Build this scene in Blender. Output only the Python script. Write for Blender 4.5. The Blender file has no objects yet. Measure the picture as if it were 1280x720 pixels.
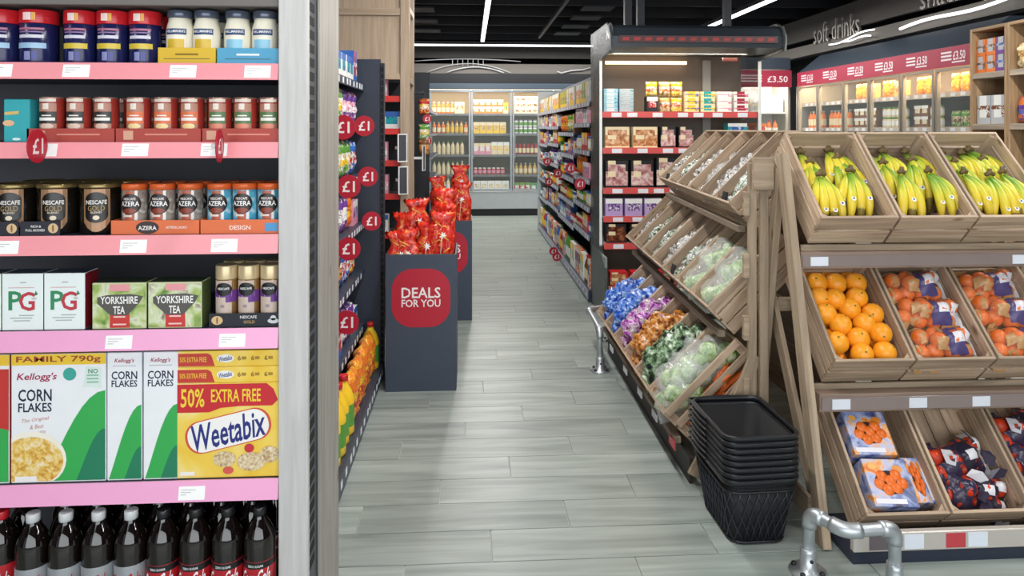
import bpy, math, random
from mathutils import Matrix, Vector, noise
PI = math.pi
sc = bpy.context.scene
COL = sc.collection
rnd = random.Random(7)

# ---------------------------------------------------------------- camera, light, exposure
PSI = math.atan(53 / 900)
cd = bpy.data.cameras.new('camera'); cam = bpy.data.objects.new('camera', cd); COL.objects.link(cam)
cam.location = (0, 0, 1.5); cam.rotation_euler = (PI / 2, 0, -PSI)
cd.sensor_width = 36; cd.lens = 36 * 900 / 1280; cd.shift_y = -198 / 1280; cd.clip_start = .05
sc.camera = cam
sc.view_settings.view_transform = 'Standard'; sc.view_settings.look = 'None'
sc.view_settings.gamma = 1; sc.view_settings.use_curve_mapping = False
sc.view_settings.exposure = 0.0
sc.cycles.use_denoising = True
sc.cycles.max_bounces = 6; sc.cycles.transparent_max_bounces = 12
sc.cycles.sample_clamp_indirect = 4
w = bpy.data.worlds.new('world'); sc.world = w; w.use_nodes = True
w.node_tree.nodes['Background'].inputs[0].default_value = (.86, .93, 1, 1)
w.node_tree.nodes['Background'].inputs[1].default_value = .45

def area(name, loc, rot, sx, sy, power, color=(1, 1, 1), spread=PI):
    d = bpy.data.lights.new(name, 'AREA'); d.shape = 'RECTANGLE'; d.size = sx; d.size_y = sy
    d.energy = power; d.color = color; d.spread = spread
    o = bpy.data.objects.new(name, d); COL.objects.link(o); o.location = loc; o.rotation_euler = rot
    return o
area('shopfront_daylight', (0.3, -2.4, 1.75), (PI / 2, 0, 0), 6.0, 2.6, 175, (.93, .97, 1))   # daylight through the glazed shop front

# ---------------------------------------------------------------- materials
def lin(h):
    r = [int(h[i:i + 2], 16) / 255 for i in (0, 2, 4)]
    return tuple([(c / 12.92 if c <= .04045 else ((c + .055) / 1.055) ** 2.4) for c in r]) + (1,)
MATS = {}
def base_mat(name):
    m = bpy.data.materials.new(name); m.use_nodes = True
    nt = m.node_tree; return m, nt, nt.nodes['Principled BSDF']
def pm(hexc, rough=.5, metal=0, var=.06, scale=14, bump=0, spec=.5):
    k = (hexc, rough, metal, var, scale, bump, spec)
    if k in MATS: return MATS[k]
    m, nt, b = base_mat('surface_' + hexc)
    tc = nt.nodes.new('ShaderNodeTexCoord'); n = nt.nodes.new('ShaderNodeTexNoise'); n.inputs['Scale'].default_value = scale
    n.inputs['Detail'].default_value = 3
    nt.links.new(tc.outputs['Object'], n.inputs['Vector'])
    mx = nt.nodes.new('ShaderNodeMix'); mx.data_type = 'RGBA'
    c = lin(hexc)
    mx.inputs[6].default_value = tuple(x * (1 - var) for x in c[:3]) + (1,)
    mx.inputs[7].default_value = tuple(min(1, x * (1 + var)) for x in c[:3]) + (1,)
    nt.links.new(n.outputs['Fac'], mx.inputs[0]); nt.links.new(mx.outputs[2], b.inputs['Base Color'])
    b.inputs['Roughness'].default_value = rough; b.inputs['Metallic'].default_value = metal
    b.inputs['Specular IOR Level'].default_value = spec
    if bump:
        bp = nt.nodes.new('ShaderNodeBump'); bp.inputs['Strength'].default_value = bump; bp.inputs['Distance'].default_value = .004
        nt.links.new(n.outputs['Fac'], bp.inputs['Height']); nt.links.new(bp.outputs['Normal'], b.inputs['Normal'])
    MATS[k] = m; return m
def wood(c1, c2, axis, rough=.6, scale=1.0, knots=True):
    k = ('wood', c1, c2, axis, rough, scale)
    if k in MATS: return MATS[k]
    m, nt, b = base_mat('wood_' + 'xyz'[axis])
    N = nt.nodes.new; L = nt.links.new
    tc = N('ShaderNodeTexCoord'); oi = N('ShaderNodeObjectInfo'); mp = N('ShaderNodeMapping')
    s = [38 * scale] * 3; s[axis] = 2.2 * scale; mp.inputs['Scale'].default_value = s
    add = N('ShaderNodeVectorMath'); add.operation = 'ADD'
    mul = N('ShaderNodeMath'); mul.operation = 'MULTIPLY'; mul.inputs[1].default_value = 37
    L(oi.outputs['Random'], mul.inputs[0]); L(mul.outputs[0], add.inputs[1]); L(tc.outputs['Object'], add.inputs[0])
    L(add.outputs[0], mp.inputs['Vector'])
    n = N('ShaderNodeTexNoise'); n.inputs['Scale'].default_value = 1; n.inputs['Detail'].default_value = 5; n.inputs['Distortion'].default_value = .8
    L(mp.outputs[0], n.inputs['Vector'])
    cr = N('ShaderNodeValToRGB'); cr.color_ramp.elements[0].position = .32; cr.color_ramp.elements[1].position = .68
    cr.color_ramp.elements[0].color = lin(c1); cr.color_ramp.elements[1].color = lin(c2)
    L(n.outputs['Fac'], cr.inputs[0])
    col = cr.outputs[0]
    if knots:
        mp2 = N('ShaderNodeMapping'); s2 = [9] * 3; s2[axis] = 4; mp2.inputs['Scale'].default_value = s2
        L(add.outputs[0], mp2.inputs['Vector'])
        v = N('ShaderNodeTexVoronoi'); v.inputs['Scale'].default_value = 1; L(mp2.outputs[0], v.inputs['Vector'])
        r2 = N('ShaderNodeValToRGB'); r2.color_ramp.elements[0].position = .04; r2.color_ramp.elements[1].position = .13
        r2.color_ramp.elements[0].color = (.35, .28, .22, 1); r2.color_ramp.elements[1].color = (1, 1, 1, 1)
        L(v.outputs['Distance'], r2.inputs[0])
        mm = N('ShaderNodeMix'); mm.data_type = 'RGBA'; mm.blend_type = 'MULTIPLY'; mm.inputs[0].default_value = 1
        L(col, mm.inputs[6]); L(r2.outputs[0], mm.inputs[7]); col = mm.outputs[2]
    hs = N('ShaderNodeHueSaturation'); mr = N('ShaderNodeMapRange'); mr.inputs['To Min'].default_value = .8; mr.inputs['To Max'].default_value = 1.14
    L(oi.outputs['Random'], mr.inputs['Value']); L(mr.outputs[0], hs.inputs['Value']); L(col, hs.inputs['Color'])
    L(hs.outputs[0], b.inputs['Base Color']); b.inputs['Roughness'].default_value = rough
    bp = N('ShaderNodeBump'); bp.inputs['Strength'].default_value = .25; bp.inputs['Distance'].default_value = .002
    L(n.outputs['Fac'], bp.inputs['Height']); L(bp.outputs['Normal'], b.inputs['Normal'])
    MATS[k] = m; return m
def blotch(name, cols, scale=30, rough=.25, bump=.5, random_obj=True, alpha=1.0, stretch=None):
    """several printed or natural colours mixed in patches"""
    if name in MATS: return MATS[name]
    m, nt, b = base_mat(name); N = nt.nodes.new; L = nt.links.new
    tc = N('ShaderNodeTexCoord'); oi = N('ShaderNodeObjectInfo'); add = N('ShaderNodeVectorMath'); add.operation = 'ADD'
    mul = N('ShaderNodeMath'); mul.operation = 'MULTIPLY'; mul.inputs[1].default_value = 19 if random_obj else 0
    L(oi.outputs['Random'], mul.inputs[0]); L(mul.outputs[0], add.inputs[1]); L(tc.outputs['Object'], add.inputs[0])
    vec = add.outputs[0]
    if stretch:
        mp = N('ShaderNodeMapping'); mp.inputs['Scale'].default_value = stretch; L(vec, mp.inputs['Vector']); vec = mp.outputs[0]
    n = N('ShaderNodeTexNoise'); n.inputs['Scale'].default_value = scale; n.inputs['Detail'].default_value = 3; n.inputs['Distortion'].default_value = .6
    L(vec, n.inputs['Vector'])
    cr = N('ShaderNodeValToRGB'); els = cr.color_ramp.elements
    k = len(cols)
    for i, c in enumerate(cols):
        p = .3 + .4 * i / max(1, k - 1)
        if i < 2: e = els[i]; e.position = p
        else: e = els.new(p)
    for i, c in enumerate(cols): els[i].color = lin(c); els[i].position = .3 + .4 * i / max(1, k - 1)
    L(n.outputs['Fac'], cr.inputs[0]); L(cr.outputs[0], b.inputs['Base Color'])
    b.inputs['Roughness'].default_value = rough; b.inputs['Alpha'].default_value = alpha
    if bump:
        bp = N('ShaderNodeBump'); bp.inputs['Strength'].default_value = bump; bp.inputs['Distance'].default_value = .004
        L(n.outputs['Fac'], bp.inputs['Height']); L(bp.outputs['Normal'], b.inputs['Normal'])
    MATS[name] = m; return m
def film(hexc='f4f6f6', alpha=.22, rough=.12):
    k = ('film', hexc, alpha, rough)
    if k in MATS: return MATS[k]
    m, nt, b = base_mat('clear_film')
    b.inputs['Base Color'].default_value = lin(hexc); b.inputs['Roughness'].default_value = rough
    b.inputs['Alpha'].default_value = alpha; b.inputs['Specular IOR Level'].default_value = .8 if rough > .09 else .35
    n = nt.nodes.new('ShaderNodeTexNoise'); n.inputs['Scale'].default_value = 45
    tc = nt.nodes.new('ShaderNodeTexCoord'); nt.links.new(tc.outputs['Object'], n.inputs['Vector'])
    bp = nt.nodes.new('ShaderNodeBump'); bp.inputs['Strength'].default_value = .6; bp.inputs['Distance'].default_value = .006
    nt.links.new(n.outputs['Fac'], bp.inputs['Height']); nt.links.new(bp.outputs['Normal'], b.inputs['Normal'])
    MATS[k] = m; return m
def pane_mat():
    if 'pane' in MATS: return MATS['pane']
    m, nt, b = base_mat('clear_glass')
    b.inputs['Base Color'].default_value = (.75, .85, .83, 1); b.inputs['Alpha'].default_value = .06
    b.inputs['Roughness'].default_value = .05; b.inputs['Specular IOR Level'].default_value = .2
    MATS['pane'] = m; return m
def em(hexc, strength):
    k = ('em', hexc, strength)
    if k in MATS: return MATS[k]
    m, nt, b = base_mat('glow_' + hexc)
    b.inputs['Base Color'].default_value = lin(hexc); b.inputs['Emission Color'].default_value = lin(hexc); b.inputs['Emission Strength'].default_value = strength
    MATS[k] = m; return m
NAMED = dict(red='c4262b', crimson='9c1b2e', orange='e8792b', yellow='f2c62f', green='5c9a3a', teal='1fa3a6', blue='2f62b5', navy='20285c',
             purple='6d3f94', pink='e59ab0', white='eeeeea', cream='ead9b0', brown='7a4a2a', black='1c1c20', silver='b9bcc0', gold='c9a560', lilac='b79fd0')
def P(name, rough=.4): return pm(NAMED.get(name, name), rough)
NAVY = pm('333a48', .45); DARK = pm('22252c', .5); STEEL = pm('b9bfc4', .3, 1, .05); WHITE = pm('f0f1f0', .4); BLACK = pm('17181c', .4)
GALV = pm('c3c9cd', .42, .85, .1, 40); REDSIGN = pm('b5162f', .4, 0, .03); PLASTIC_BLACK = pm('15171c', .38, 0, .1, 30)
CW = ('98826c', 'c8af95')       # crate timber
def cw(ax): return wood(CW[0], CW[1], ax)
OAK_Z = wood('bab9b6', 'cbcac8', 2, .5, 1.6, False)
OAK2_Z = wood('8f8a83', 'aaa69f', 2, .5, 1.3, True)

# ---------------------------------------------------------------- flat lettering: glyph outlines as small meshes, made once
STR = ['DEALS', 'FOR YOU', '£1', 'CORN', 'FLAKES', 'FAMILY 790g', "Kellogg's", 'The Original', '& Best', 'Since 1906', 'NO', '50%', 'EXTRA FREE', '50% EXTRA FREE',
       'Weetabix', 'P', 'G', 'tips', 'YORKSHIRE', 'TEA', 'NESCAFE', 'GOLD', 'BLEND', 'AZERA', 'DESIGN', 'AMERICANO', 'Coca-Cola', "HELLMANN'S", 'ZERO SUGAR',
       'soft drinks', 'snacking', '£3.50', '6', 'HORLICKS', 'RICH &', 'FULL BODIED', 'REAL', 'LIGHT', 'Americano']
GLY = {}
def prepare_text():
    tmp = []
    for bold in (0, 1):
        for s in STR:
            c = bpy.data.curves.new('t', 'FONT'); c.body = s; c.size = 1; c.resolution_u = 2; c.offset = .017 * bold
            o = bpy.data.objects.new('t', c); COL.objects.link(o); tmp.append((s, bold, o, c))
    dg = bpy.context.evaluated_depsgraph_get()
    for s, bold, o, c in tmp:
        me = o.evaluated_get(dg).to_mesh()
        vs = [(v.co.x, v.co.y) for v in me.vertices]; fs = [tuple(p.vertices) for p in me.polygons]
        if me.polygons and me.polygons[0].normal.z < 0: fs = [f[::-1] for f in fs]
        x0 = min(v[0] for v in vs); x1 = max(v[0] for v in vs); y0 = min(v[1] for v in vs); y1 = max(v[1] for v in vs)
        GLY[s, bold] = ([((x - x0) / (x1 - x0) - .5, (y - y0) / (y1 - y0) - .5) for x, y in vs], fs, (x1 - x0) / (y1 - y0))
        o.evaluated_get(dg).to_mesh_clear()
    for s, bold, o, c in tmp:
        bpy.data.objects.remove(o); bpy.data.curves.remove(c)
prepare_text()

# ---------------------------------------------------------------- mesh builder
class G:
    def __init__(s): s.v = []; s.f = []; s.m = []; s.s = []; s.mats = []
    def mi(s, mat):
        if mat not in s.mats: s.mats.append(mat)
        return s.mats.index(mat)
    def add(s, vs, fs, mat, smooth=False, M=None):
        o = len(s.v); k = s.mi(mat)
        s.v += [tuple(M @ Vector(v)) for v in vs] if M is not None else [tuple(v) for v in vs]
        for f in fs: s.f.append(tuple(i + o for i in f)); s.m.append(k); s.s.append(smooth)
        return s
    def box(s, x0, x1, y0, y1, z0, z1, mat, b=0, M=None):
        lo = (x0, y0, z0); hi = (x1, y1, z1)
        if not b:
            vs = [(hi[0] if i & 1 else lo[0], hi[1] if i & 2 else lo[1], hi[2] if i & 4 else lo[2]) for i in range(8)]
            fs = [(0, 2, 3, 1), (4, 5, 7, 6), (0, 1, 5, 4), (2, 6, 7, 3), (0, 4, 6, 2), (1, 3, 7, 5)]
            return s.add(vs, fs, mat, False, M)
        vs = []; idx = {}
        for i in range(8):
            sg = [1 if i >> a & 1 else -1 for a in range(3)]
            for a in range(3):
                p = [(hi[k] - b if sg[k] > 0 else lo[k] + b) for k in range(3)]
                p[a] = hi[a] if sg[a] > 0 else lo[a]
                idx[i, a] = len(vs); vs.append(p)
        fs = []
        cen = Vector([(lo[k] + hi[k]) / 2 for k in range(3)])
        def out(f):
            c = sum((Vector(vs[i]) for i in f), Vector()) / len(f)
            n = (Vector(vs[f[1]]) - Vector(vs[f[0]])).cross(Vector(vs[f[2]]) - Vector(vs[f[0]]))
            fs.append(tuple(f) if n.dot(c - cen) > 0 else tuple(f[::-1]))
        for a in range(3):
            o1, o2 = [k for k in range(3) if k != a]
            for sd in (0, 1):
                q = [sd << a, sd << a | 1 << o1, sd << a | 1 << o1 | 1 << o2, sd << a | 1 << o2]
                out([idx[i, a] for i in q])
        for a in range(3):
            o1, o2 = [k for k in range(3) if k != a]
            for s1 in (0, 1):
                for s2 in (0, 1):
                    c0 = s1 << o1 | s2 << o2; c1 = c0 | 1 << a
                    out([idx[c0, o1], idx[c1, o1], idx[c1, o2], idx[c0, o2]])
        for i in range(8): out([idx[i, a] for a in range(3)])
        return s.add(vs, fs, mat, False, M)
    def lathe(s, prof, n=16, smooth=True, M=None):
        """prof: list of (r, z, mat of the band ABOVE this ring)"""
        k0 = len(s.v); pts = []
        for r, z, m in prof:
            for i in range(n):
                a = 2 * PI * i / n; pts.append((r * math.sin(a), -r * math.cos(a), z))
        s.v += [tuple(M @ Vector(p)) for p in pts] if M is not None else pts
        for j in range(len(prof) - 1):
            mi = s.mi(prof[j][2])
            for i in range(n):
                a = k0 + j * n + i; b_ = k0 + j * n + (i + 1) % n
                s.f.append((a, b_, b_ + n, a + n)); s.m.append(mi); s.s.append(smooth)
        s.f.append(tuple(k0 + i for i in range(n))[::-1]); s.m.append(s.mi(prof[0][2])); s.s.append(False)
        s.f.append(tuple(k0 + (len(prof) - 1) * n + i for i in range(n))); s.m.append(s.mi(prof[-2][2])); s.s.append(False)
        return s
    def tube(s, path, r, n=10, mat=None, smooth=True, cap=True, M=None):
        P_ = [Vector(p) for p in path]; rs = r if isinstance(r, (list, tuple)) else [r] * len(P_)
        vs = []; fs = []; ref = None
        for i, p in enumerate(P_):
            t = (P_[min(i + 1, len(P_) - 1)] - P_[max(i - 1, 0)]).normalized()
            if ref is None: ref = Vector((0, 0, 1)) if abs(t.z) < .9 else Vector((1, 0, 0))
            u = (ref - t * ref.dot(t)).normalized(); ref = u; v = t.cross(u)
            for k in range(n):
                a = 2 * PI * k / n; vs.append(p + (u * math.cos(a) + v * math.sin(a)) * rs[i])
        for i in range(len(P_) - 1):
            for k in range(n):
                a = i * n + k; b_ = i * n + (k + 1) % n; fs.append((a, b_, b_ + n, a + n))
        if cap: fs += [tuple(range(n))[::-1], tuple((len(P_) - 1) * n + k for k in range(n))]
        return s.add(vs, fs, mat, smooth, M)
    def prism(s, poly, d, mat, M=None, smooth=False):
        """polygon in local XY (counter-clockwise) extruded from z=-d to z=0"""
        n = len(poly); vs = [(x, y, 0) for x, y in poly] + [(x, y, -d) for x, y in poly]
        fs = [tuple(range(n)), tuple(range(n, 2 * n))[::-1]] + [(i, i + n, (i + 1) % n + n, (i + 1) % n) for i in range(n)]
        return s.add(vs, fs, mat, smooth, M)
    def text(s, t, h, x, y, mat, M=None, bold=1, width=None, shear=0, warp=None, rot=0, lift=0.0):
        vs, fs, asp = GLY[t, bold]; wd = width if width else h * asp
        c_, s_ = math.cos(rot), math.sin(rot); o = []
        for a, b_ in vs:
            X = a * wd + b_ * h * shear; Y = b_ * h
            X, Y = X * c_ - Y * s_, X * s_ + Y * c_
            o.append((x + X, y + Y, lift) if warp is None else warp(x + X, y + Y, lift))
        return s.add(o, fs, mat, False, M)
    def curved(s, poly_w, poly_h, x, y, mat, warp, lift, n=10):
        """ellipse laid on a curved wall in upright strips"""
        vs = []
        for i in range(n + 1):
            a = PI * i / n; u = -math.cos(a) * poly_w / 2; q = math.sin(a) * poly_h / 2 + 1e-5
            vs += [warp(x + u, y - q, lift), warp(x + u, y + q, lift)]
        return s.add(vs, [(2 * i, 2 * i + 2, 2 * i + 3, 2 * i + 1) for i in range(n)], mat, True)
    def patch(s, poly, mat, M=None, warp=None, lift=0.0):
        o = [(x, y, lift) if warp is None else warp(x, y, lift) for x, y in poly]
        return s.add(o, [tuple(range(len(poly)))], mat, False, M)
    def blob(s, r, mat, M=None, n=10, k=7, jit=0, seed=0, flat=(1, 1, 1)):
        vs = [(0, 0, -r * flat[2])]; fs = []
        for j in range(1, k):
            th = PI * j / k
            for i in range(n):
                a = 2 * PI * i / n; d = Vector((math.sin(th) * math.cos(a), math.sin(th) * math.sin(a), -math.cos(th)))
                q = r * (1 + jit * noise.noise(d * 2.2 + Vector((seed * 7.3, seed, 0))))
                vs.append((d.x * q * flat[0], d.y * q * flat[1], d.z * q * flat[2]))
        vs.append((0, 0, r * flat[2])); top = len(vs) - 1
        for i in range(n): fs.append((0, 1 + (i + 1) % n, 1 + i)); fs.append((top, top - n + i, top - n + (i + 1) % n))
        for j in range(k - 2):
            for i in range(n):
                a = 1 + j * n + i; b_ = 1 + j * n + (i + 1) % n; fs.append((a, b_, b_ + n, a + n))
        return s.add(vs, fs, mat, True, M)
    def pillow(s, w_, h_, d_, mats, seed=0, nx=8, ny=10, wr=.12, M=None, crimp=True, neck=0.0, fold=0.0):
        """closed soft bag standing in the XZ plane, bottom at z=0, front towards -Y; mats: one or a list of bands from the bottom up"""
        ms = mats if isinstance(mats, (list, tuple)) else [mats]
        vs = []; idx = {}
        for side in (0, 1):
            for j in range(ny + 1):
                for i in range(nx + 1):
                    u = i / nx * 2 - 1; v = j / ny * 2 - 1
                    edge = i in (0, nx) or j in (0, ny)
                    if side and edge: idx[side, i, j] = idx[0, i, j]; continue
                    t = (max(0, 1 - abs(u) ** 2.6) ** .6) * (max(0, 1 - abs(v) ** 4) ** .55)
                    q = noise.noise(Vector((u * 1.8 + seed * 3.1, v * 2.4, side * 5 + seed)))
                    q2 = noise.noise(Vector((u * 4 + seed * 1.7, v * 5, side * 9 + seed)))
                    pin = math.exp(-((v - .7) / .17) ** 2) if neck else 0
                    t *= 1 - .75 * pin
                    q2 += fold * noise.noise(Vector((u * 6 + seed, v * 1.3, side * 3 + seed * 2.3)))
                    yy = d_ / 2 * t * (1 + wr * 2.2 * q + wr * 1.6 * q2) * (-1 if side == 0 else 1)
                    sq = 1 - .06 * (1 - v * v) - neck * pin
                    xx = w_ / 2 * u * sq * (1 + .05 * q)
                    zz = (v + 1) / 2 * h_ + .03 * h_ * q2 * (1 - v * v)
                    if edge: yy = .03 * d_ * q2
                    if j == ny and crimp: zz += h_ * .012 * (1 if i % 2 else -1)
                    idx[side, i, j] = len(vs); vs.append((xx, yy, zz))
        o = len(s.v); s.v += [tuple(M @ Vector(v)) for v in vs] if M is not None else vs
        for side in (0, 1):
            for j in range(ny):
                mi = s.mi(ms[min(len(ms) - 1, int(j / ny * len(ms)))])
                for i in range(nx):
                    q = [idx[side, i, j], idx[side, i + 1, j], idx[side, i + 1, j + 1], idx[side, i, j + 1]]
                    if side: q = q[::-1]
                    s.f.append(tuple(k + o for k in q)); s.m.append(mi); s.s.append(True)
        return s
    def pkg(s, w_, d_, h_, cells, us=None, vs_=None, side=None):
        """carton centred on x, front at y=0, bottom z=0; cells[row from the bottom][col] = material of that field of the front"""
        nr = len(cells); nc = len(cells[0])
        us = us or [i / nc for i in range(nc + 1)]; vs_ = vs_ or [j / nr for j in range(nr + 1)]
        vs = [(w_ * (u - .5), 0, h_ * v) for v in vs_ for u in us]
        k = len(vs); vs += [(-w_ / 2, d_, 0), (w_ / 2, d_, 0), (w_ / 2, d_, h_), (-w_ / 2, d_, h_)]
        o = len(s.v); s.v += vs; R = nc + 1
        def fa(f, m): s.f.append(tuple(i + o for i in f)); s.m.append(s.mi(m)); s.s.append(False)
        for j in range(nr):
            for i in range(nc): a = j * R + i; fa((a, a + 1, a + 1 + R, a + R), cells[j][i])
        sd = side or cells[0][0]
        fa((k + 1, k, k + 3, k + 2), sd)
        fa([k, k + 1] + [i for i in range(nc, -1, -1)], sd)
        fa([nr * R + i for i in range(nc + 1)] + [k + 2, k + 3], sd)
        fa([j * R for j in range(nr, -1, -1)] + [k, k + 3], sd)
        fa([j * R + nc for j in range(nr + 1)] + [k + 2, k + 1], sd)
        return s
    def mesh(s, name):
        me = bpy.data.meshes.new(name); me.from_pydata(s.v, [], s.f)
        for m in s.mats: me.materials.append(m)
        me.polygons.foreach_set('material_index', s.m); me.polygons.foreach_set('use_smooth', s.s)
        me.update(); return me

# ---------------------------------------------------------------- things and their parts
LABELS = {}
class Thing:
    """a thing: its root (an Empty, or a mesh if g is given) with parts; put() places it, and again for every further copy"""
    def __init__(s, name, cat=None, g=None, kind=None):
        s.root = bpy.data.objects.new(name, g.mesh(name) if g else None)
        if not g: s.root.empty_display_size = .05
        if cat: s.root['category'] = cat
        if kind: s.root['kind'] = kind
        s.kids = []; s.used = False
    def part(s, name, g, label=None, parent=None, M=None, kind=None, mesh=None):
        me = mesh or g.mesh(name); o = bpy.data.objects.new(name, me)
        if label: o['label'] = label
        if kind or name == 'print': o['kind'] = kind or 'stuff'
        if M is not None: o.matrix_local = M
        s.kids.append((o, parent, M)); return len(s.kids) - 1
    def again(s, i, M, parent=None):
        """another piece sharing the mesh of part i"""
        o = s.kids[i][0].copy(); s.kids.append((o, parent, M)); return len(s.kids) - 1
    def put(s, M, label=None, group=None):
        if s.used:
            r = s.root.copy(); ks = [k[0].copy() for k in s.kids]
        else:
            r = s.root; ks = [k[0] for k in s.kids]; s.used = True
        COL.objects.link(r); r.matrix_world = M
        if label: r['label'] = label
        if group: r['group'] = group
        elif 'group' in r: del r['group']
        for o, (src, par, ml) in zip(ks, s.kids):
            COL.objects.link(o); o.parent = ks[par] if par is not None else r
            if ml is not None: o.matrix_basis = ml
        if label: LABELS.setdefault(label, []).append(r)
        return r
def T(x, y, z, rz=0): return Matrix.Translation((x, y, z)) @ Matrix.Rotation(rz, 4, 'Z')
RX = lambda a: Matrix.Rotation(a, 4, 'X')
RY = lambda a: Matrix.Rotation(a, 4, 'Y')
RZ = lambda a: Matrix.Rotation(a, 4, 'Z')
FRONT = RX(PI / 2)                 # local XY drawing plane -> upright, facing -Y
def on_front(x, y, z): return Matrix.Translation((x, y, z)) @ FRONT
def one(name, cat, g, label, M=None, group=None):
    return Thing(name, cat, g).put(M or Matrix(), label, group)
def struct(name, g, M=None):
    t = Thing(name, None, g, 'structure'); return t
def rounded(w_, h_, r, n=6):
    p = []
    for cx, cy, a0 in ((w_ / 2 - r, -h_ / 2 + r, -PI / 2), (w_ / 2 - r, h_ / 2 - r, 0), (-w_ / 2 + r, h_ / 2 - r, PI / 2), (-w_ / 2 + r, -h_ / 2 + r, PI)):
        for i in range(n + 1): a = a0 + PI / 2 * i / n; p.append((cx + r * math.cos(a), cy + r * math.sin(a)))
    return p
def ell(w_, h_, n=20, x=0, y=0): return [(x + w_ / 2 * math.cos(2 * PI * i / n), y + h_ / 2 * math.sin(2 * PI * i / n)) for i in range(n)]
ORD = 'first second third fourth fifth sixth seventh eighth ninth tenth eleventh twelfth thirteenth fourteenth fifteenth sixteenth seventeenth eighteenth nineteenth twentieth'.split()
def nth(i):
    if i < 20: return ORD[i]
    t = {2: 'twenty', 3: 'thirty', 4: 'forty', 5: 'fifty'}[(i + 1) // 10]
    return t + '-' + ORD[(i + 1) % 10 - 1] if (i + 1) % 10 else {3: 'thirtieth', 4: 'fortieth', 5: 'fiftieth'}[(i + 1) // 10]

# ================================================================ ROOM
TILE = None
def tile_mat():
    m, nt, b = base_mat('wood_look_tile'); N = nt.nodes.new; L = nt.links.new
    tc = N('ShaderNodeTexCoord'); oi = N('ShaderNodeObjectInfo'); add = N('ShaderNodeVectorMath'); add.operation = 'ADD'
    mul = N('ShaderNodeMath'); mul.operation = 'MULTIPLY'; mul.inputs[1].default_value = 53
    L(oi.outputs['Random'], mul.inputs[0]); L(mul.outputs[0], add.inputs[1]); L(tc.outputs['Object'], add.inputs[0])
    mp = N('ShaderNodeMapping'); mp.inputs['Scale'].default_value = (1.6, 17, 1); L(add.outputs[0], mp.inputs['Vector'])
    n = N('ShaderNodeTexNoise'); n.inputs['Scale'].default_value = 1; n.inputs['Detail'].default_value = 5; n.inputs['Distortion'].default_value = .5
    L(mp.outputs[0], n.inputs['Vector'])
    cr = N('ShaderNodeValToRGB'); e = cr.color_ramp.elements
    e[0].position = .3; e[0].color = lin('7d8681'); e[1].position = .7; e[1].color = lin('a4aca6')
    k = e.new(.5); k.color = lin('919a94')
    L(n.outputs['Fac'], cr.inputs[0])
    hs = N('ShaderNodeHueSaturation'); mr = N('ShaderNodeMapRange'); mr.inputs['To Min'].default_value = .88; mr.inputs['To Max'].default_value = 1.08
    L(oi.outputs['Random'], mr.inputs['Value']); L(mr.outputs[0], hs.inputs['Value']); L(cr.outputs[0], hs.inputs['Color'])
    L(hs.outputs[0], b.inputs['Base Color']); b.inputs['Roughness'].default_value = .38
    return m
TILE = tile_mat()
fl = Thing('floor', None, G().box(-6, 6, -4, 14, -.06, -.006, pm('b8bab4', .8)), 'structure')
TL, TW, J = .8, .2, .0035
tp = fl.part('tile', G().box(0, TL - J, 0, TW - J, -.006, 0, TILE, .0008), M=Matrix.Translation((-1.5, 1.9, 0)))
far = G()
for r in range(-8, 60):
    y = 1.9 + r * TW
    off = (r * .3) % TL
    for c in range(-3, 6):
        x = -.82 + off - TL + c * TL
        near = 0 <= r < 26 and -1.3 < x < 1.5
        if near: fl.again(tp, Matrix.Translation((x, y, 0)))
        elif x > -4 and x < 4.4: far.box(x, x + TL - J, y, y + TW - J, -.006, 0, TILE)
fl.kids[tp] = (fl.kids[tp][0], None, Matrix.Translation((-.82 - 1.6, 1.9 - .2 * 9, 0)))
fl.part('distant_tiles', far, kind='stuff')
fl.put(Matrix())
ce = Thing('ceiling', None, G().box(-6, 6, -4, 14, 3.3, 3.4, pm('0c0d12', .9, 0, .05, 5)), 'structure')
jo = ce.part('ceiling_joist', G().box(-6, 6, -.02, .02, 3.08, 3.3, pm('17181e', .6)), M=Matrix.Translation((0, 1, 0)))
for i in range(1, 14): ce.again(jo, Matrix.Translation((0, 1 + .9 * i, 0)))
tr = ce.part('lighting_track', G().box(1.12, 1.16, 4, 11.8, 3.0, 3.04, pm('4a4b52', .5)))
pn = ce.part('ceiling_panel', G().box(-.2, .2, -.17, .17, 3.05, 3.07, pm('3b3c44', .7)), M=Matrix.Translation((1.64, 9.18, 0)))
for x, y in [(1.62, 9.96), (1.6, 10.8), (1.58, 11.6), (-.63, 8.4), (-.66, 9.4), (-.66, 10.4), (-.66, 11.4)]: ce.again(pn, Matrix.Translation((x, y, 0)))
hg = ce.part('ceiling_hanger', G().box(-.03, .03, -.03, .03, 2.32, 3.08, pm('24262c', .5)), M=Matrix.Translation((1.33, 6.0, 0)))
for x in (1.45, 2.2): ce.again(hg, Matrix.Translation((x, 6.05, 0)))
ce.put(Matrix())
struct('wall_back', G().box(-6, 6, 13.6, 13.8, 0, 3.3, pm('15161b', .9))).put(Matrix())
struct('wall_right', G().box(4.95, 5.1, -4, 13.6, 0, 3.3, pm('191a20', .9))).put(Matrix())
struct('wall_left', G().box(-6, -5.8, -4, 13.6, 0, 3.3, pm('6a6a6c', .9))).put(Matrix())

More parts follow.
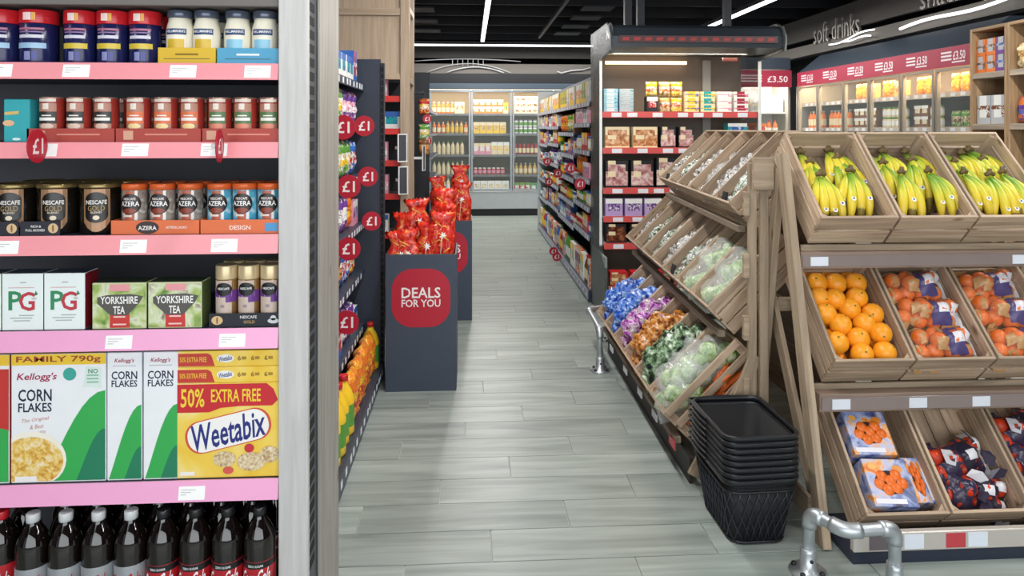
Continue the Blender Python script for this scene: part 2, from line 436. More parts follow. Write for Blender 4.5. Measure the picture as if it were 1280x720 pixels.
# bulkheads with the department lettering
FASC = pm('77726c', .7, 0, .05, 3)
fa = Thing('trim_1', None, G().box(-5.8, 4.9, 12.72, 12.78, 2.49, 2.66, FASC), 'structure')
fa.part('upper_board', G().box(-5.8, 4.9, 12.72, 12.78, 2.76, 3.02, pm('4c4946', .7)))
fa.put(Matrix())
fb = Thing('trim_2', None, G().box(4.5, 4.56, -3, 12.7, 2.49, 2.63, FASC), 'structure')
fb.part('upper_board', G().box(4.5, 4.56, -3, 12.7, 2.7, 3.0, pm('5a5651', .7)))
fb.put(Matrix())
SIDE = lambda x, y, z: Matrix.Translation((x, y, z)) @ RZ(-PI / 2) @ FRONT      # drawing plane facing -X
def letters(word, wd, h, y, z, label):
    vs, fs, asp = GLY[word, 0]
    g = G(); n = len(vs); pts = [(a * wd, b * h, 0) for a, b in vs] + [(a * wd, b * h, -.03) for a, b in vs]
    edges = {}
    for f in fs:
        for i in range(len(f)): e = (f[i], f[(i + 1) % len(f)]); edges[e] = 1
    sides = [(b, a, a + n, b + n) for (a, b) in edges if (b, a) not in edges]
    g.add(pts, list(fs) + [tuple(i + n for i in f[::-1]) for f in fs] + sides, pm('a39d97', .4, .6))
    one('department_lettering', 'sign', g, label, SIDE(4.47, y, z))
letters('soft drinks', 1.10, .26, 8.58, 2.735, 'metallic soft drinks lettering on the dark bulkhead')
letters('snacking', .98, .28, 6.42, 2.76, 'metallic snacking lettering on the dark bulkhead, cut off above')
def neon(pts, label, r=.0095):
    one('neon_swoosh', 'sign light', G().tube(pts, r, 6, em('ffffff', 1.6)), label)
def curve(p0, p1, bow, n=10, x=4.46):
    return [(x, p0[0] + (p1[0] - p0[0]) * i / n, p0[1] + (p1[1] - p0[1]) * i / n + bow * math.sin(2 * PI * i / n)) for i in range(n + 1)]
neon(curve((8.70, 2.555), (7.70, 2.605), -.02), 'white glowing underline stroke beneath the soft drinks lettering, upper one')
neon(curve((8.35, 2.55), (7.72, 2.54), -.012, 10, 4.43), 'white glowing lower stroke crossing under the soft drinks lettering')
neon(curve((7.22, 2.545), (5.70, 2.595), .018), 'long white glowing wave beneath the snacking lettering', .016)
# bridge-like line drawing in pale tube on the back fascia
bd = Thing('line_drawing_sign', 'sign')
g = G(); TUBE = pm('c9cacb', .3)
def arc(x0, x1, z0, zm, n=14): return [(x0 + (x1 - x0) * i / n, 12.68, z0 + (zm - z0) * (1 - (2 * i / n - 1) ** 2)) for i in range(n + 1)]
bd.part('upper_curve', G().tube(arc(-.95, .9, 2.7, 2.74), .008, 5, TUBE))
bd.part('arch', G().tube(arc(-.75, .72, 2.5, 2.66), .008, 5, TUBE))
bd.part('inner_arch', G().tube(arc(-.4, .6, 2.5, 2.6), .012, 5, TUBE))
sr = bd.part('strut', G().tube([(-.3, 12.68, 2.62), (-.3, 12.68, 2.735)], .006, 5, TUBE))
for i in range(1, 7): bd.again(sr, Matrix.Translation((.09 * i, 0, 0)))
bd.put(Matrix(), 'pale bridge-like line drawing on the grey fascia above the far coolers')
bd2 = Thing('swoosh_sign', 'sign', G().tube([(1.55, 12.68, 2.53), (1.62, 12.68, 2.5), (1.8, 12.68, 2.545), (2.0, 12.68, 2.56), (2.15, 12.68, 2.6)], .012, 5, TUBE))
bd2.put(Matrix(), 'pale curved stroke on the grey fascia above the middle gondola')

# LED strips under the ceiling
def led(x0, x1, y0, y1, z, label, power):
    t = Thing('led_strip_light', 'light')
    t.part('housing', G().box(x0, x1, y0, y1, z + .02, z + .07, pm('55565c', .5), .004))
    t.part('diffuser', G().box(x0 + .008, x1 - .008, y0 + .008, y1 - .008, z - .005, z + .02, em('fbfdff', 3.0)))
    hn = t.part('hanger', G().tube([((x0 + x1) / 2, (y0 + y1) / 2, z + .07), ((x0 + x1) / 2, (y0 + y1) / 2, 3.3)], .006, 5, DARK))
    t.put(Matrix(), label)
    area('led_light', ((x0 + x1) / 2, (y0 + y1) / 2, z - .012), (0, 0, 0), x1 - x0, y1 - y0, power, (1, .985, .96))
led(.17, .24, 7.4, 11.45, 2.9, 'white linear ceiling light running above the aisle', 80)
led(.17, .24, .6, 5.2, 2.9, 'white linear ceiling light above the near end of the aisle', 90)
led(3.24, 3.31, 6.2, 11.2, 2.9, 'white linear ceiling light above the wall coolers', 90)
led(3.24, 3.31, .4, 5.0, 2.9, 'white linear ceiling light above the fruit stand', 90)
led(-1.0, 2.3, 12.0, 12.06, 2.9, 'white linear ceiling light running across in front of the far wall', 50)
led(-2.6, -2.53, .6, 5.2, 2.9, 'white linear ceiling light behind the cereal bay', 40)

# ================================================================ SMALL GROCERIES (generic kinds, reused)
def PB(base, acc, third='cream'):
    c = [NAMED.get(x, x) for x in (base, acc, third)]
    dk = ''.join('%02x' % int(int(c[0][i:i + 2], 16) * .45) for i in (0, 2, 4))
    return blotch('print_' + '_'.join((base, acc, third)), [dk, c[0], c[0], c[1], c[2]], 42, .28, .2)
def carton(base, acc, third='white', w_=.1, d_=.08, h_=.16, style=0, nm='carton', what='carton'):
    b, a, t = P(base), PB(acc, third, 'brown'), P(third)
    if style == 0: g = G().pkg(w_, d_, h_, [[b, b, b], [b, a, b], [t, t, t]], [0, .15, .85, 1], [0, .3, .72, 1])
    elif style == 1: g = G().pkg(w_, d_, h_, [[b, b, b], [b, t, a], [a, a, a], [b, t, b]], [0, .2, .75, 1], [0, .22, .5, .64, 1])
    else: g = G().pkg(w_, d_, h_, [[a, a, a], [b, t, b], [b, b, b], [t, a, t]], [0, .3, .7, 1], [0, .2, .45, .8, 1])
    return dict(stack=1, t=Thing(nm, what.split()[-1], g), w=w_, d=d_, h=h_, desc=f'{base} and {acc} {what}')
def pouch(base, acc, third='white', w_=.13, d_=.06, h_=.2, seed=0, what='packet'):
    g = G().pillow(w_, h_, d_, [PB(base, acc, third), PB(base, acc, third), PB(third, acc, base), PB(acc, third, base), P(base, .25), PB(base, acc, third)], seed, 8, 12, .2)
    g.v = [(x, y + d_ * .56, z) for x, y, z in g.v]
    return dict(t=Thing('packet', 'packet', g), w=w_ * 1.08, d=d_ * 1.1, h=h_, desc=f'{base} and {acc} {what}')
def jarp(body, lid, lab, r=.04, h_=.13, what='jar'):
    b, l, a = P(body, .15), P(lid, .3), P(lab, .45)
    g = G().lathe([(r * .93, 0, b), (r, .006, b), (r, h_ * .2, a), (r, h_ * .66, b), (r, h_ * .76, b), (r * .8, h_ * .83, l), (r * .84, h_ * .84, l), (r * .84, h_ * .99, l), (r * .8, h_, l)], 12)
    g.v = [(x, y + r, z) for x, y, z in g.v]
    return dict(stack=1 if what == 'tub' else 0, t=Thing('jar', 'jar', g), w=2 * r + .004, d=2 * r, h=h_, desc=f'{lid}-lidded {body} {what}')
def bottlep(body, cap, lab, r=.04, h_=.28, what='bottle'):
    b, l, a = P(body, .12), P(cap, .3), P(lab, .45)
    g = G().lathe([(r * .9, 0, b), (r, .01, b), (r, h_ * .15, a), (r, h_ * .52, b), (r, h_ * .6, b), (r * .75, h_ * .74, b), (r * .38, h_ * .86, b), (r * .36, h_ * .9, l), (r * .42, h_ * .905, l), (r * .42, h_ * .99, l), (r * .38, h_, l)], 12)
    g.v = [(x, y + r, z) for x, y, z in g.v]
    return dict(t=Thing('bottle', 'bottle', g), w=2 * r + .005, d=2 * r, h=h_, desc=f'{cap}-capped {body} {what}')
def canp(body, lab, r=.037, h_=.11):
    b, a, s_ = P(body), P(lab), STEEL
    g = G().lathe([(r * .96, 0, s_), (r, .004, b), (r, h_ * .3, a), (r, h_ * .7, b), (r, h_ - .006, s_), (r * .95, h_, s_)], 12)
    g.v = [(x, y + r, z) for x, y, z in g.v]
    return dict(stack=1, t=Thing('tin', 'tin', g), w=2 * r + .003, d=2 * r, h=h_, desc=f'{body} and {lab} tin')
def trayp(film_c, meat, w_=.17, d_=.05, h_=.15, nm='meat_tray'):
    f_, m_, l_ = P(film_c), MEATS[meat], P('cream')
    g = G().pkg(w_, d_, h_, [[f_, f_, f_, f_], [m_, m_, m_, m_], [m_, l_, m_, m_], [f_, m_, m_, f_], [f_, l_, f_, f_]], [0, .1, .45, .9, 1], [0, .08, .4, .6, .86, 1])
    return dict(t=Thing(nm, 'tray', g), w=w_ + .01, d=d_, h=h_, desc=f'{film_c} and {meat} food tray')
GOODS = dict(
    dry=[carton('red', 'white', 'yellow'), carton('blue', 'white', 'red', .11, .08, .18, 1), carton('yellow', 'red', 'white', .09, .07, .15, 2), pouch('green', 'yellow', seed=1), pouch('purple', 'white', seed=2, w_=.12),
         carton('white', 'teal', 'blue', .12, .09, .13), pouch('orange', 'red', 'yellow', seed=3), carton('brown', 'cream', 'gold', .1, .08, .19, 1), pouch('yellow', 'green', seed=4), carton('pink', 'purple', 'white', .08, .07, .14)],
    jars=[jarp('brown', 'gold', 'cream'), jarp('red', 'white', 'green'), jarp('cream', 'blue', 'white'), jarp('green', 'black', 'white', .035, .11), canp('red', 'white'), canp('green', 'yellow'), canp('blue', 'white'), jarp('orange', 'green', 'yellow', .036, .12), canp('cream', 'red')],
    tall=[bottlep('gold', 'green', 'yellow'), bottlep('brown', 'red', 'cream', .035, .25), bottlep('green', 'black', 'white', .038, .27), carton('white', 'green', 'yellow', .09, .06, .24), bottlep('blue', 'white', 'silver', .04, .26), bottlep('red', 'white', 'yellow', .036, .24), carton('navy', 'orange', 'white', .1, .06, .25, 2)],
    house=[bottlep('yellow', 'red', 'green', .05, .27), pouch('orange', 'yellow', 'red', .18, .08, .24, 5), carton('white', 'red', 'navy', .14, .1, .2), carton('purple', 'white', 'pink', .15, .1, .2, 1), pouch('blue', 'white', 'navy', .16, .08, .22, 6)],
    crisps=[pouch('red', 'yellow', 'white', .14, .07, .2, 11), pouch('blue', 'white', 'red', .14, .07, .2, 12), pouch('green', 'white', 'yellow', .14, .07, .2, 13), pouch('purple', 'pink', 'white', .13, .06, .19, 14), pouch('brown', 'gold', 'orange', .14, .06, .2, 15), pouch('orange', 'cream', 'brown', .13, .07, .19, 16)],
)
def stock(items, p0, rz, length, place, end, group, hmax=9, run=(1, 3), seed=0, gap=.006, back=0, jitter=.006, clear=0):
    """set goods side by side on a shelf from p0 along the shelf (to the right as one faces it)"""
    r = random.Random(seed); u = 0; i = 0
    pool = [x for x in items if x['h'] <= hmax]
    seq = []
    while pool:
        it = r.choice(pool); k = r.randint(*run)
        for _ in range(k):
            if u + it['w'] > length: pool = []; break
            seq.append((it, u + it['w'] / 2)); u += it['w'] + gap
    for i, (it, uc) in enumerate(seq):
        n = i if end[0] == 0 else len(seq) - 1 - i
        M = Matrix.Translation(p0) @ RZ(rz) @ Matrix.Translation((uc, r.uniform(0, jitter), .0012))
        it['t'].put(M, f"{it['desc']}, {nth(n)} from {end[1]}, {place}", group)
        for k in range(1, min(3, int(clear / (it['h'] + .003))) if it.get('stack') else 0):
            it['t'].put(M @ Matrix.Translation((0, .001, (it['h'] + .001) * k)), f"{it['desc']} {('', 'on', 'atop')[k]} the {nth(n)} from {end[1]}, {place}", group)
        for k in range(back):
            it['t'].put(M @ Matrix.Translation((0, (it['d'] + .008) * (k + 1), 0)), f"{it['desc']} behind the {nth(n)} from {end[1]}, {place}", group)

# ================================================================ CEREAL AND COFFEE BAY (gondola end facing the camera)
bay = Thing('shelving_bay', 'shelving')
XL, XR, YF, YB = -1.62, -.508, 1.95, 2.40
g = G().box(-.507, -.43, 1.945, 1.968, 0, 2.5, OAK_Z, .002)
bay.part('post', g, 'pale grey oak-look front post')
g = G().box(-.4375, -.43, 2.10, 2.40, 0, 2.5, OAK2_Z, .001)
bay.part('side_board', g, 'grey grained side board')
up = bay.part('upright', G().box(-.485, -.4385, 1.969, 2.099, 0, 2.5, pm('3c414b', .4)), 'black slotted metal upright')
sg = bay.part('slot', G().box(-.440, -.4375, 1.995, 2.065, -.012, .012, pm('050507', .9), 0), parent=up, M=T(0, 0, .3))
for i in range(1, 42): bay.again(sg, T(0, 0, .3 + .0385 * i), up)
bay.part('top_rail', G().box(-.507, -.438, 1.97, 2.40, 1.89, 1.97, OAK2_Z, .002))
bay.part('back_panel', G().box(XL, -.487, 2.40, 2.42, 0, 2.5, pm('4a4b52', .6)))
bay.part('header_board', G().box(XL, XR, 1.955, 2.39, 1.828, 1.86, pm('6f6a66', .6), .002))
SZ = [1.675, 1.466, 1.221, .972, .571]
RH = [.043, .041, .049, .051, .051]
SAL = pm('f29aa2', .35, 0, .03); PNK = pm('f0a6cf', .35, 0, .03)
TIX = [[-.006, 95, 228, 322], [55, 168, 267], [8, 166, 280], [148, 290], [239]]
px2x = lambda p: -1.221 + p * .002049
ticket = G().box(-.034, .034, -.0015, 0, .004, .038, pm('fbfbf8', .5))
for z_ in range(3): ticket.box(-.028, .01 - .012 * z_, -.0018, -.0014, .028 - .006 * z_, .030 - .006 * z_, pm('c9c6c4', .6))
for k, z in enumerate(SZ):
    sh = bay.part('shelf', G().box(XL, XR, YF + .004, 2.398, z - .03, z, NAVY, .002))
    rail = G().add([(XL, YF - .010, z - RH[k]), (XR, YF - .010, z - RH[k]), (XR, YF, z + .001), (XL, YF, z + .001),
                    (XL, YF + .004, z - RH[k]), (XR, YF + .004, z - RH[k]), (XR, YF + .004, z + .001), (XL, YF + .004, z + .001)],
                   [(0, 1, 2, 3), (5, 4, 7, 6), (4, 5, 1, 0), (3, 2, 6, 7), (4, 0, 3, 7), (1, 5, 6, 2)], SAL if k < 3 else PNK)
    bay.part('price_rail', rail, 'pink price rail', parent=sh)
    for j, t_ in enumerate(TIX[k]):
        if k == 0 and j == 0:
            tk = None
        M = Matrix.Translation((px2x(t_), YF - .0085, z - RH[k] + .001)) @ RX(-math.atan(.01 / RH[k]))
        if j == 0 and k == 0: tk0 = bay.part('price_ticket', ticket, 'white price ticket', parent=sh, M=M)
        else: bay.again(tk0, M, sh)
bay.part('base_plinth', G().box(XL, XR, 1.90, 2.398, 0, .186, NAVY, .003))
bay.put(Matrix(), 'grey oak-trimmed shelving bay of coffee, tea, cereal and cola with pink price rails')

def tag1(x, y, z, rz, label, r=.043):
    t = Thing('price_wobbler', 'price tag')
    disc = G().prism(ell(2 * r, 2 * r, 22), .003, REDSIGN, FRONT)
    d = t.part('disc', disc)
    t.part('price_text', G().text('£1', r * .95, 0, 0, pm('f4e9ea', .5), FRONT @ Matrix.Translation((0, 0, .0006))), 'white price lettering', parent=d)
    t.part('price_text', G().text('£1', r * .95, 0, 0, pm('f4e9ea', .5), RZ(PI) @ FRONT @ Matrix.Translation((0, 0, .0006 + .003))), parent=d)
    t.part('clip', G().box(-.012, .012, 0.003, .02, -.006, .006, pm('d8dde0', .2), .002))
    t.put(Matrix.Translation((x, y, z)) @ RZ(rz), label, 'round one pound price tags')
tag1(px2x(62), YF - .055, 1.458, math.radians(90), 'round red one pound tag on the second rail, below the teal box')
tag1(px2x(283), YF - .055, 1.458, math.radians(96), 'round red one pound tag seen edge-on below the red trays')

def cyl_warp(r, cx=0, cy=0):      # wraps a drawing round a cylinder of radius r whose axis stands at (cx, cy), drawing centre towards -Y
    return lambda u, v, l: (cx + (r + l) * math.sin(u / r), cy - (r + l) * math.cos(u / r), v)
def wrap_patch(g, r, cy, a0, a1, z0, z1, mat, lift=.0004, n=6):
    wv = cyl_warp(r, 0, cy); vs = []
    for i in range(n + 1):
        u = (a0 + (a1 - a0) * i / n) * r; vs += [wv(u, z0, lift), wv(u, z1, lift)]
    g.add(vs, [(2 * i, 2 * i + 2, 2 * i + 3, 2 * i + 1) for i in range(n)], mat, True)
def wrap_ell(g, r, cy, wd, h, z, mat, lift=.0006, u0=0):
    g.curved(wd, h, u0, z, mat, cyl_warp(r, 0, cy), lift)
DK = pm('1b1b3d', .25, 0, .04)
# -- row 1: navy canisters
def canister(r, h_, strip):
    t = Thing('canister', 'canister'); N_ = pm('1d2150', .22, 0, .04); Rd = pm('c8232b', .25, 0, .04)
    t.part('body', G().lathe([(r * .97, 0, N_), (r, .004, N_), (r, h_ * .74, N_), (r * .98, h_ * .745, N_)], 24))
    t.part('lid', G().lathe([(r * 1.02, h_ * .745, Rd), (r * 1.03, h_ * .76, Rd), (r * 1.03, h_ * .98, Rd), (r, h_, Rd)], 24), 'red lid')
    lb = G(); W_ = pm('e8c9d4', .4)
    wrap_patch(lb, r, 0, -.85, .85, h_ * .28, h_ * .38, pm(strip, .35)); wrap_patch(lb, r, 0, -.72, .72, h_ * .47, h_ * .53, pm('d9d6e2', .4))
    wrap_patch(lb, r, 0, -.75, .75, h_ * .62, h_ * .66, pm('b06a86', .4)); wrap_patch(lb, r, 0, -.7, .7, h_ * .57, h_ * .595, pm('8d6f9c', .4))
    wrap_patch(lb, r * 1.03, 0, -.35, .1, h_ * .8, h_ * .94, pm('f3d7d2', .4)); wrap_patch(lb, r * 1.03, 0, .12, .32, h_ * .8, h_ * .94, pm('e5a53a', .4))
    wrap_patch(lb, r, 0, -.3, .05, h_ * .06, h_ * .22, pm('8b8fc0', .4)); wrap_patch(lb, r, 0, .12, .4, h_ * .06, h_ * .22, pm('4a4f95', .4))
    t.part('label', lb, 'printed label with a coloured strip'); return t
cb = canister(.0465, .143, '9ec3e0'); cy_ = canister(.0405, .143, 'd9bf3f')
z = 1.676
cb.put(T(px2x(29), 2.02, z), 'wide navy canister with a red lid and pale blue strip, by the gap', 'navy canisters on the top shelf')
cb.put(T(px2x(-17), 2.02, z), 'wide navy canister cut off by the picture edge on the top shelf', 'navy canisters on the top shelf')
for i, p in enumerate((82, 124, 165)):
    cy_.put(T(px2x(p), 2.02, z), 'navy canister with a yellow strip, %s after the gap' % ORD[i], 'navy canisters on the top shelf')
    cy_.put(T(px2x(p) , 2.12, z), 'navy canister standing behind the %s yellow-striped one' % ORD[i], 'navy canisters on the top shelf')
# -- mayonnaise jars in trays
def mayo(acc):
    t = Thing('mayonnaise_jar', 'jar'); r = .036; C_ = pm('ece6d2', .12, 0, .02); S_ = pm('5a6272', .25, .4)
    t.part('body', G().lathe([(.033, 0, C_), (r, .006, C_), (r, .085, C_), (.034, .1, C_), (.03, .113, C_), (.03, .122, C_)], 22), 'cream jar body')
    t.part('lid', G().lathe([(.031, .122, S_), (.033, .124, S_), (.033, .141, S_), (.031, .143, S_)], 22), 'blue-grey lid')
    lb = G(); Bl = pm('27406f', .35)
    wrap_patch(lb, r, 0, -.78, .78, .076, .092, Bl, .0008); lb.text("HELLMANN'S", .007, 0, .085, pm('f2f2f0', .5), None, 1, .05, 0, cyl_warp(r), 0, .0012)
    wrap_patch(lb, r, 0, -.72, .72, .03, .076, pm('efe9d8', .35)); wrap_patch(lb, r, 0, -.62, .62, .03, .064, pm(acc, .35), .0008)
    t.part('label', lb, 'printed label'); return t
def tray(w_, d_, h_, col, name='display_tray', hb=None):
    C_ = pm(col, .55); t = Thing(name, 'tray'); hb = hb or h_
    th = .003
    g = G().box(-w_ / 2, w_ / 2, 0, th, 0, h_, C_).box(-w_ / 2, w_ / 2, d_ - th, d_, 0, hb, C_)
    g.box(-w_ / 2, -w_ / 2 + th, th, d_ - th, 0, h_, C_).box(w_ / 2 - th, w_ / 2, th, d_ - th, 0, h_, C_).box(-w_ / 2 + th, w_ / 2 - th, th, d_ - th, 0, .002, C_)
    t.part('card', g); return t
for nm, col, p0, p1, js, acc in (('yellow', 'd9b32a', 192, 266, (212, 246.5), 'd8b43a'), ('pale blue', '4f9fc4', 267, 347, (287, 323), '8fc6dd')):
    t = tray((p1 - p0 - 1) * .002049, .17, .042, col)
    lg = G().patch([(-.03, .022), (.03, .022), (.03, .027), (-.03, .027)], pm('8a6c12' if nm == 'yellow' else 'e9f3f6', .6), on_front(0, -.0006, 0)).patch([(-.06, .012), (.06, .012), (.06, .0135), (-.06, .0135)], pm('3d3b38', .6), on_front(0, -.0006, 0))
    t.part('print', lg, 'printed lines')
    t.put(T(px2x((p0 + p1) / 2), 1.965, z), nm + ' card tray holding two cream jars on the top shelf')
    m_ = mayo(acc)
    for i, p in enumerate(js):
        for b_ in (0, 1):
            m_.put(T(px2x(p), 2.012 + b_ * .08, z + .003), 'cream mayonnaise jar with blue label, %s %sin the %s tray' % (ORD[i], 'back one ' if b_ else '', nm), 'mayonnaise jars on the top shelf')
# -- row 2
z = 1.467
tb = Thing('teal_box', 'box'); TE = pm('2fa6ae', .4)
tb.part('body', G().box(-.033, .033, 0, .05, 0, .113, TE, .002))
lg = G(); lg.patch(ell(.03, .016, 14, 0, .05), pm('e6b58a', .5), on_front(-.02, -.0006, 0)); lg.patch([(-.03, .071), (.006, .074), (.006, .082), (-.03, .079)], pm('d9b76a', .5), on_front(0, -.0006, 0)); lg.patch(ell(.022, .007, 10, 0, .008), pm('dff1f2', .5), on_front(0, -.0006, 0))
tb.part('print', lg, 'printed front'); tb.put(T(px2x(16), 1.965, z), 'bright teal carton at the end of the second shelf')
def redcan(band, low):
    t = Thing('custard_tin', 'tin'); r = .0304; h_ = .117; Rd = pm('a5372f', .3); St = pm('d9b7a8', .25, .7)
    t.part('body', G().lathe([(.03, 0, St), (r, .003, Rd), (r, h_ - .004, St), (.0305, h_, St)], 22))
    lb = G()
    wrap_patch(lb, r, 0, -.8, .8, .03, .1, pm('b9836f', .4), .0004); wrap_patch(lb, r, 0, -.8, .8, .046, .078, pm(band, .4), .0008)
    wrap_patch(lb, r, 0, -.68, .68, .054, .062, pm('f4efe9', .4), .0012); wrap_patch(lb, r, 0, -.4, .4, .066, .069, pm('f4efe9', .4), .0012)
    wrap_ell(lb, r, 0, .034, .016, .039, pm(low, .4)); wrap_patch(lb, r, 0, -.3, .2, .084, .1, pm('efe3d6', .4), .0008); wrap_patch(lb, r, 0, -.75, .75, .104, .112, pm('e8ddcd', .35), .0008)
    t.part('label', lb, 'wrapped paper label'); return t
for nm, p0, p1, cs, band, low in (('first', 28, 138, (50, 84, 119), '33302c', 'e0c4b2'), ('second', 139, 247, (160, 195, 229), 'e0764a', 'f0d79a'), ('third', 248, 348, (265, 298, 331), '5c7d4f', 'e2886e')):
    t = tray((p1 - p0 - 1) * .002049, .15, .036, 'ad4238', hb=.09)
    t.part('print', G().patch([(-.035, .018), (.075, .018), (.075, .022), (-.035, .022)], pm('d98a7a', .6), on_front(0, -.0006, 0)).patch([(-.09, .006), (-.065, .006), (-.065, .03), (-.09, .03)], pm('d7a48a', .6), on_front(0, -.0006, 0)), 'printed line')
    t.put(T(px2x((p0 + p1) / 2), 1.965, z), 'brick red card tray of tins, %s from the teal box' % nm)
    c_ = redcan(band, low)
    for i, p in enumerate(cs):
        c_.put(T(px2x(p), 2.004, z + .003), '%s-banded red tin, %s in the %s red tray' % ({'33302c': 'black', 'e0764a': 'orange', '5c7d4f': 'green'}[band], ORD[i], nm), 'red tins on the second shelf')
        c_.put(T(px2x(p), 2.072, z + .003), '%s-banded red tin behind the %s in the %s red tray' % ({'33302c': 'black', 'e0764a': 'orange', '5c7d4f': 'green'}[band], ORD[i], nm), 'red tins on the second shelf')
# -- row 3: gold blend tins, orange tins
z = 1.222
def goldtin():
    t = Thing('coffee_tin', 'tin'); r = .052; K_ = pm('17130f', .22, 0, .05); Go = pm('8d7a4e', .3, .7); Lb = pm('a8805f', .3, .2)
    t.part('body', G().lathe([(.05, 0, K_), (r, .004, K_), (r, .122, K_)], 26), 'black tin body')
    t.part('lid', G().lathe([(r * 1.03, .122, Go), (r * 1.04, .124, Go), (r * 1.04, .131, Go), (r * 1.0, .134, Go), (.044, .134, Go), (.043, .130, Go)], 26), 'dull gold lid')
    lb = G(); wv = cyl_warp(r)
    arch = [(-.033, .03), (-.026, .014), (-.012, .006), (.012, .006), (.026, .014), (.033, .03), (.033, .118), (-.033, .118)]
    for i in range(6):      # arched copper panel in strips so that it follows the curve
        x0 = -.033 + .011 * i; x1 = x0 + .011
        lo = lambda x: .006 + .026 * (abs(x) / .033) ** 2.2
        lb.add([wv(x0, lo(x0), .0004), wv(x1, lo(x1), .0004), wv(x1, .12, .0004), wv(x0, .12, .0004)], [(0, 1, 2, 3)], Lb, True)
    wrap_patch(lb, r, 0, -.54, .54, .05, .092, pm('14100d', .3), .0008); wrap_ell(lb, r, 0, .056, .04, .092, pm('14100d', .3), .0008); wrap_ell(lb, r, 0, .056, .04, .05, pm('14100d', .3), .0008)
    lb.text('NESCAFE', .011, 0, .085, pm('f3efe8', .4), None, 1, .05, 0, wv, 0, .0013); lb.text('GOLD', .014, 0, .069, pm('b7945c', .4), None, 0, .04, 0, wv, 0, .0013)
    lb.text('BLEND', .005, 0, .058, pm('d8c9b4', .4), None, 1, .026, 0, wv, 0, .0013); wrap_ell(lb, r, 0, .016, .012, .044, pm('e7d7bd', .4), .0013)
    t.part('label', lb, 'copper arched label'); return t
gt = goldtin()
for i, p in enumerate((-2, 53, 107)):
    gt.put(T(px2x(p), 2.025, z) @ RZ(.22), ['black and gold coffee tin cut off by the picture edge', 'black and gold coffee tin behind the black card sleeve', 'black and gold coffee tin standing free beside the orange tray'][i], 'black and gold coffee tins on the third shelf')
    gt.put(T(px2x(p) + .012, 2.135, z) @ RZ(.2), ['black and gold coffee tin behind the one at the edge', 'black and gold coffee tin behind the sleeved one', 'black and gold coffee tin behind the free-standing one'][i], 'black and gold coffee tins on the third shelf')
for lab, xa, xb in (('black card sleeve with a coffee bean by the picture edge', -45, 21), ('black card sleeve with a coffee bean before the second coffee tin', 22, 72)):
    t = Thing('card_sleeve', 'card tray'); wd = (xb - xa - 1) * .002049
    t.part('card', G().box(-wd / 2, wd / 2, 0, .003, 0, .037, pm('23242f', .5)).box(-wd / 2, wd / 2, .003, .025, 0, .001, pm('23242f', .5)))
    pr = G(); pr.patch(ell(.026, .026, 16, wd / 2 - .017, .019), pm('d9b98d', .5), on_front(0, -.0006, 0)); pr.patch(ell(.005, .02, 10, wd / 2 - .017, .019), pm('8a6238', .5), on_front(0, -.001, 0))
    pr.text('RICH &', .006, -.01, .024, pm('e6e4e2', .5), on_front(0, -.0006, 0)); pr.text('FULL BODIED', .006, -.012, .014, pm('e6e4e2', .5), on_front(0, -.0006, 0))
    t.part('print', pr, 'printed coffee bean and words'); t.put(T(px2x((xa + xb) / 2), 1.958, z), lab)
def azera(c1, c2, seed):
    t = Thing('coffee_can', 'tin'); r = .032; h_ = .13; Or = pm('d9622b', .3)
    body = blotch('azera_' + c1, [c1, c2, 'd9d4cc'], 40, .28, 0, False)
    t.part('body', G().lathe([(r - .0015, 0, STEEL), (r, .003, body), (r, h_ * .87, body)], 22))
    t.part('lid', G().lathe([(r * 1.03, h_ * .87, Or), (r * 1.03, h_ * .97, Or), (r * .97, h_, Or)], 22), 'orange lid')
    lb = G(); wrap_patch(lb, r, 0, -.35, .35, .01, .11, pm('b9593c', .35)); wrap_patch(lb, r, 0, .4, .62, .006, .112, pm('f0ece6', .35))
    wrap_ell(lb, r, 0, .058, .056, .076, pm('2a1d1c', .35), .0009); wrap_ell(lb, r, 0, .034, .014, .058, pm('8a3a26', .35), .0012); wrap_patch(lb, r, 0, -.5, .2, .042, .047, pm('e6d8cf', .4), .0009)
    lb.text('NESCAFE', .0065, 0, .09, pm('efe9e4', .4), None, 1, .03, 0, cyl_warp(r), 0, .0014); lb.text('AZERA', .013, 0, .077, pm('f6f4f2', .4), None, 1, .048, 0, cyl_warp(r), 0, .0014)
    t.part('label', lb, 'dark round label'); return t
for nm, c1, c2, p0, p1, cs, words in (('orange', 'b9b2aa', '8c8078', 133, 245, (154, 190, 226), ('AZERA', 'AMERICANO')), ('blue', '2d7fae', '5fb6d0', 246, 347.6, (264.3, 296.8, 329.3), (None, 'DESIGN'))):
    t = tray((p1 - p0 - 1) * .002049, .16, .037, 'e07142')
    pr = G()
    if words[0]:
        pr.patch([(x - .02, y + .018) for x, y in ell(.06, .034, 18)], pm('3a2a2a', .5), on_front(0, -.0006, 0)); pr.text('AZERA', .011, -.02, .017, pm('f5f2ee', .5), on_front(0, -.001, 0)); pr.text('AMERICANO', .007, .055, .018, pm('f5e3d8', .5), on_front(0, -.0006, 0))
    else:
        pr.text('DESIGN', .012, 0, .016, pm('f5e3d8', .5), on_front(0, -.0006, 0)); pr.patch([(.065, .006), (.1, .006), (.1, .028), (.065, .028)], pm('4d96c9', .5), on_front(0, -.0006, 0))
    t.part('print', pr, 'printed words'); t.put(T(px2x((p0 + p1) / 2), 1.965, z), 'orange card tray of %s' % ('orange and grey coffee cans' if words[0] else 'blue patterned coffee cans'))
    a_ = azera(c1, c2, 1)
    for i, p in enumerate(cs):
        for b_ in (0, 1): a_.put(T(px2x(p), 2.008 + b_ * .076, z + .003), '%s coffee can with orange lid, %s%s in its tray' % ('grey' if words[0] else 'blue patterned', ORD[i], ' from the back' if b_ else ''), 'small coffee cans on the third shelf')
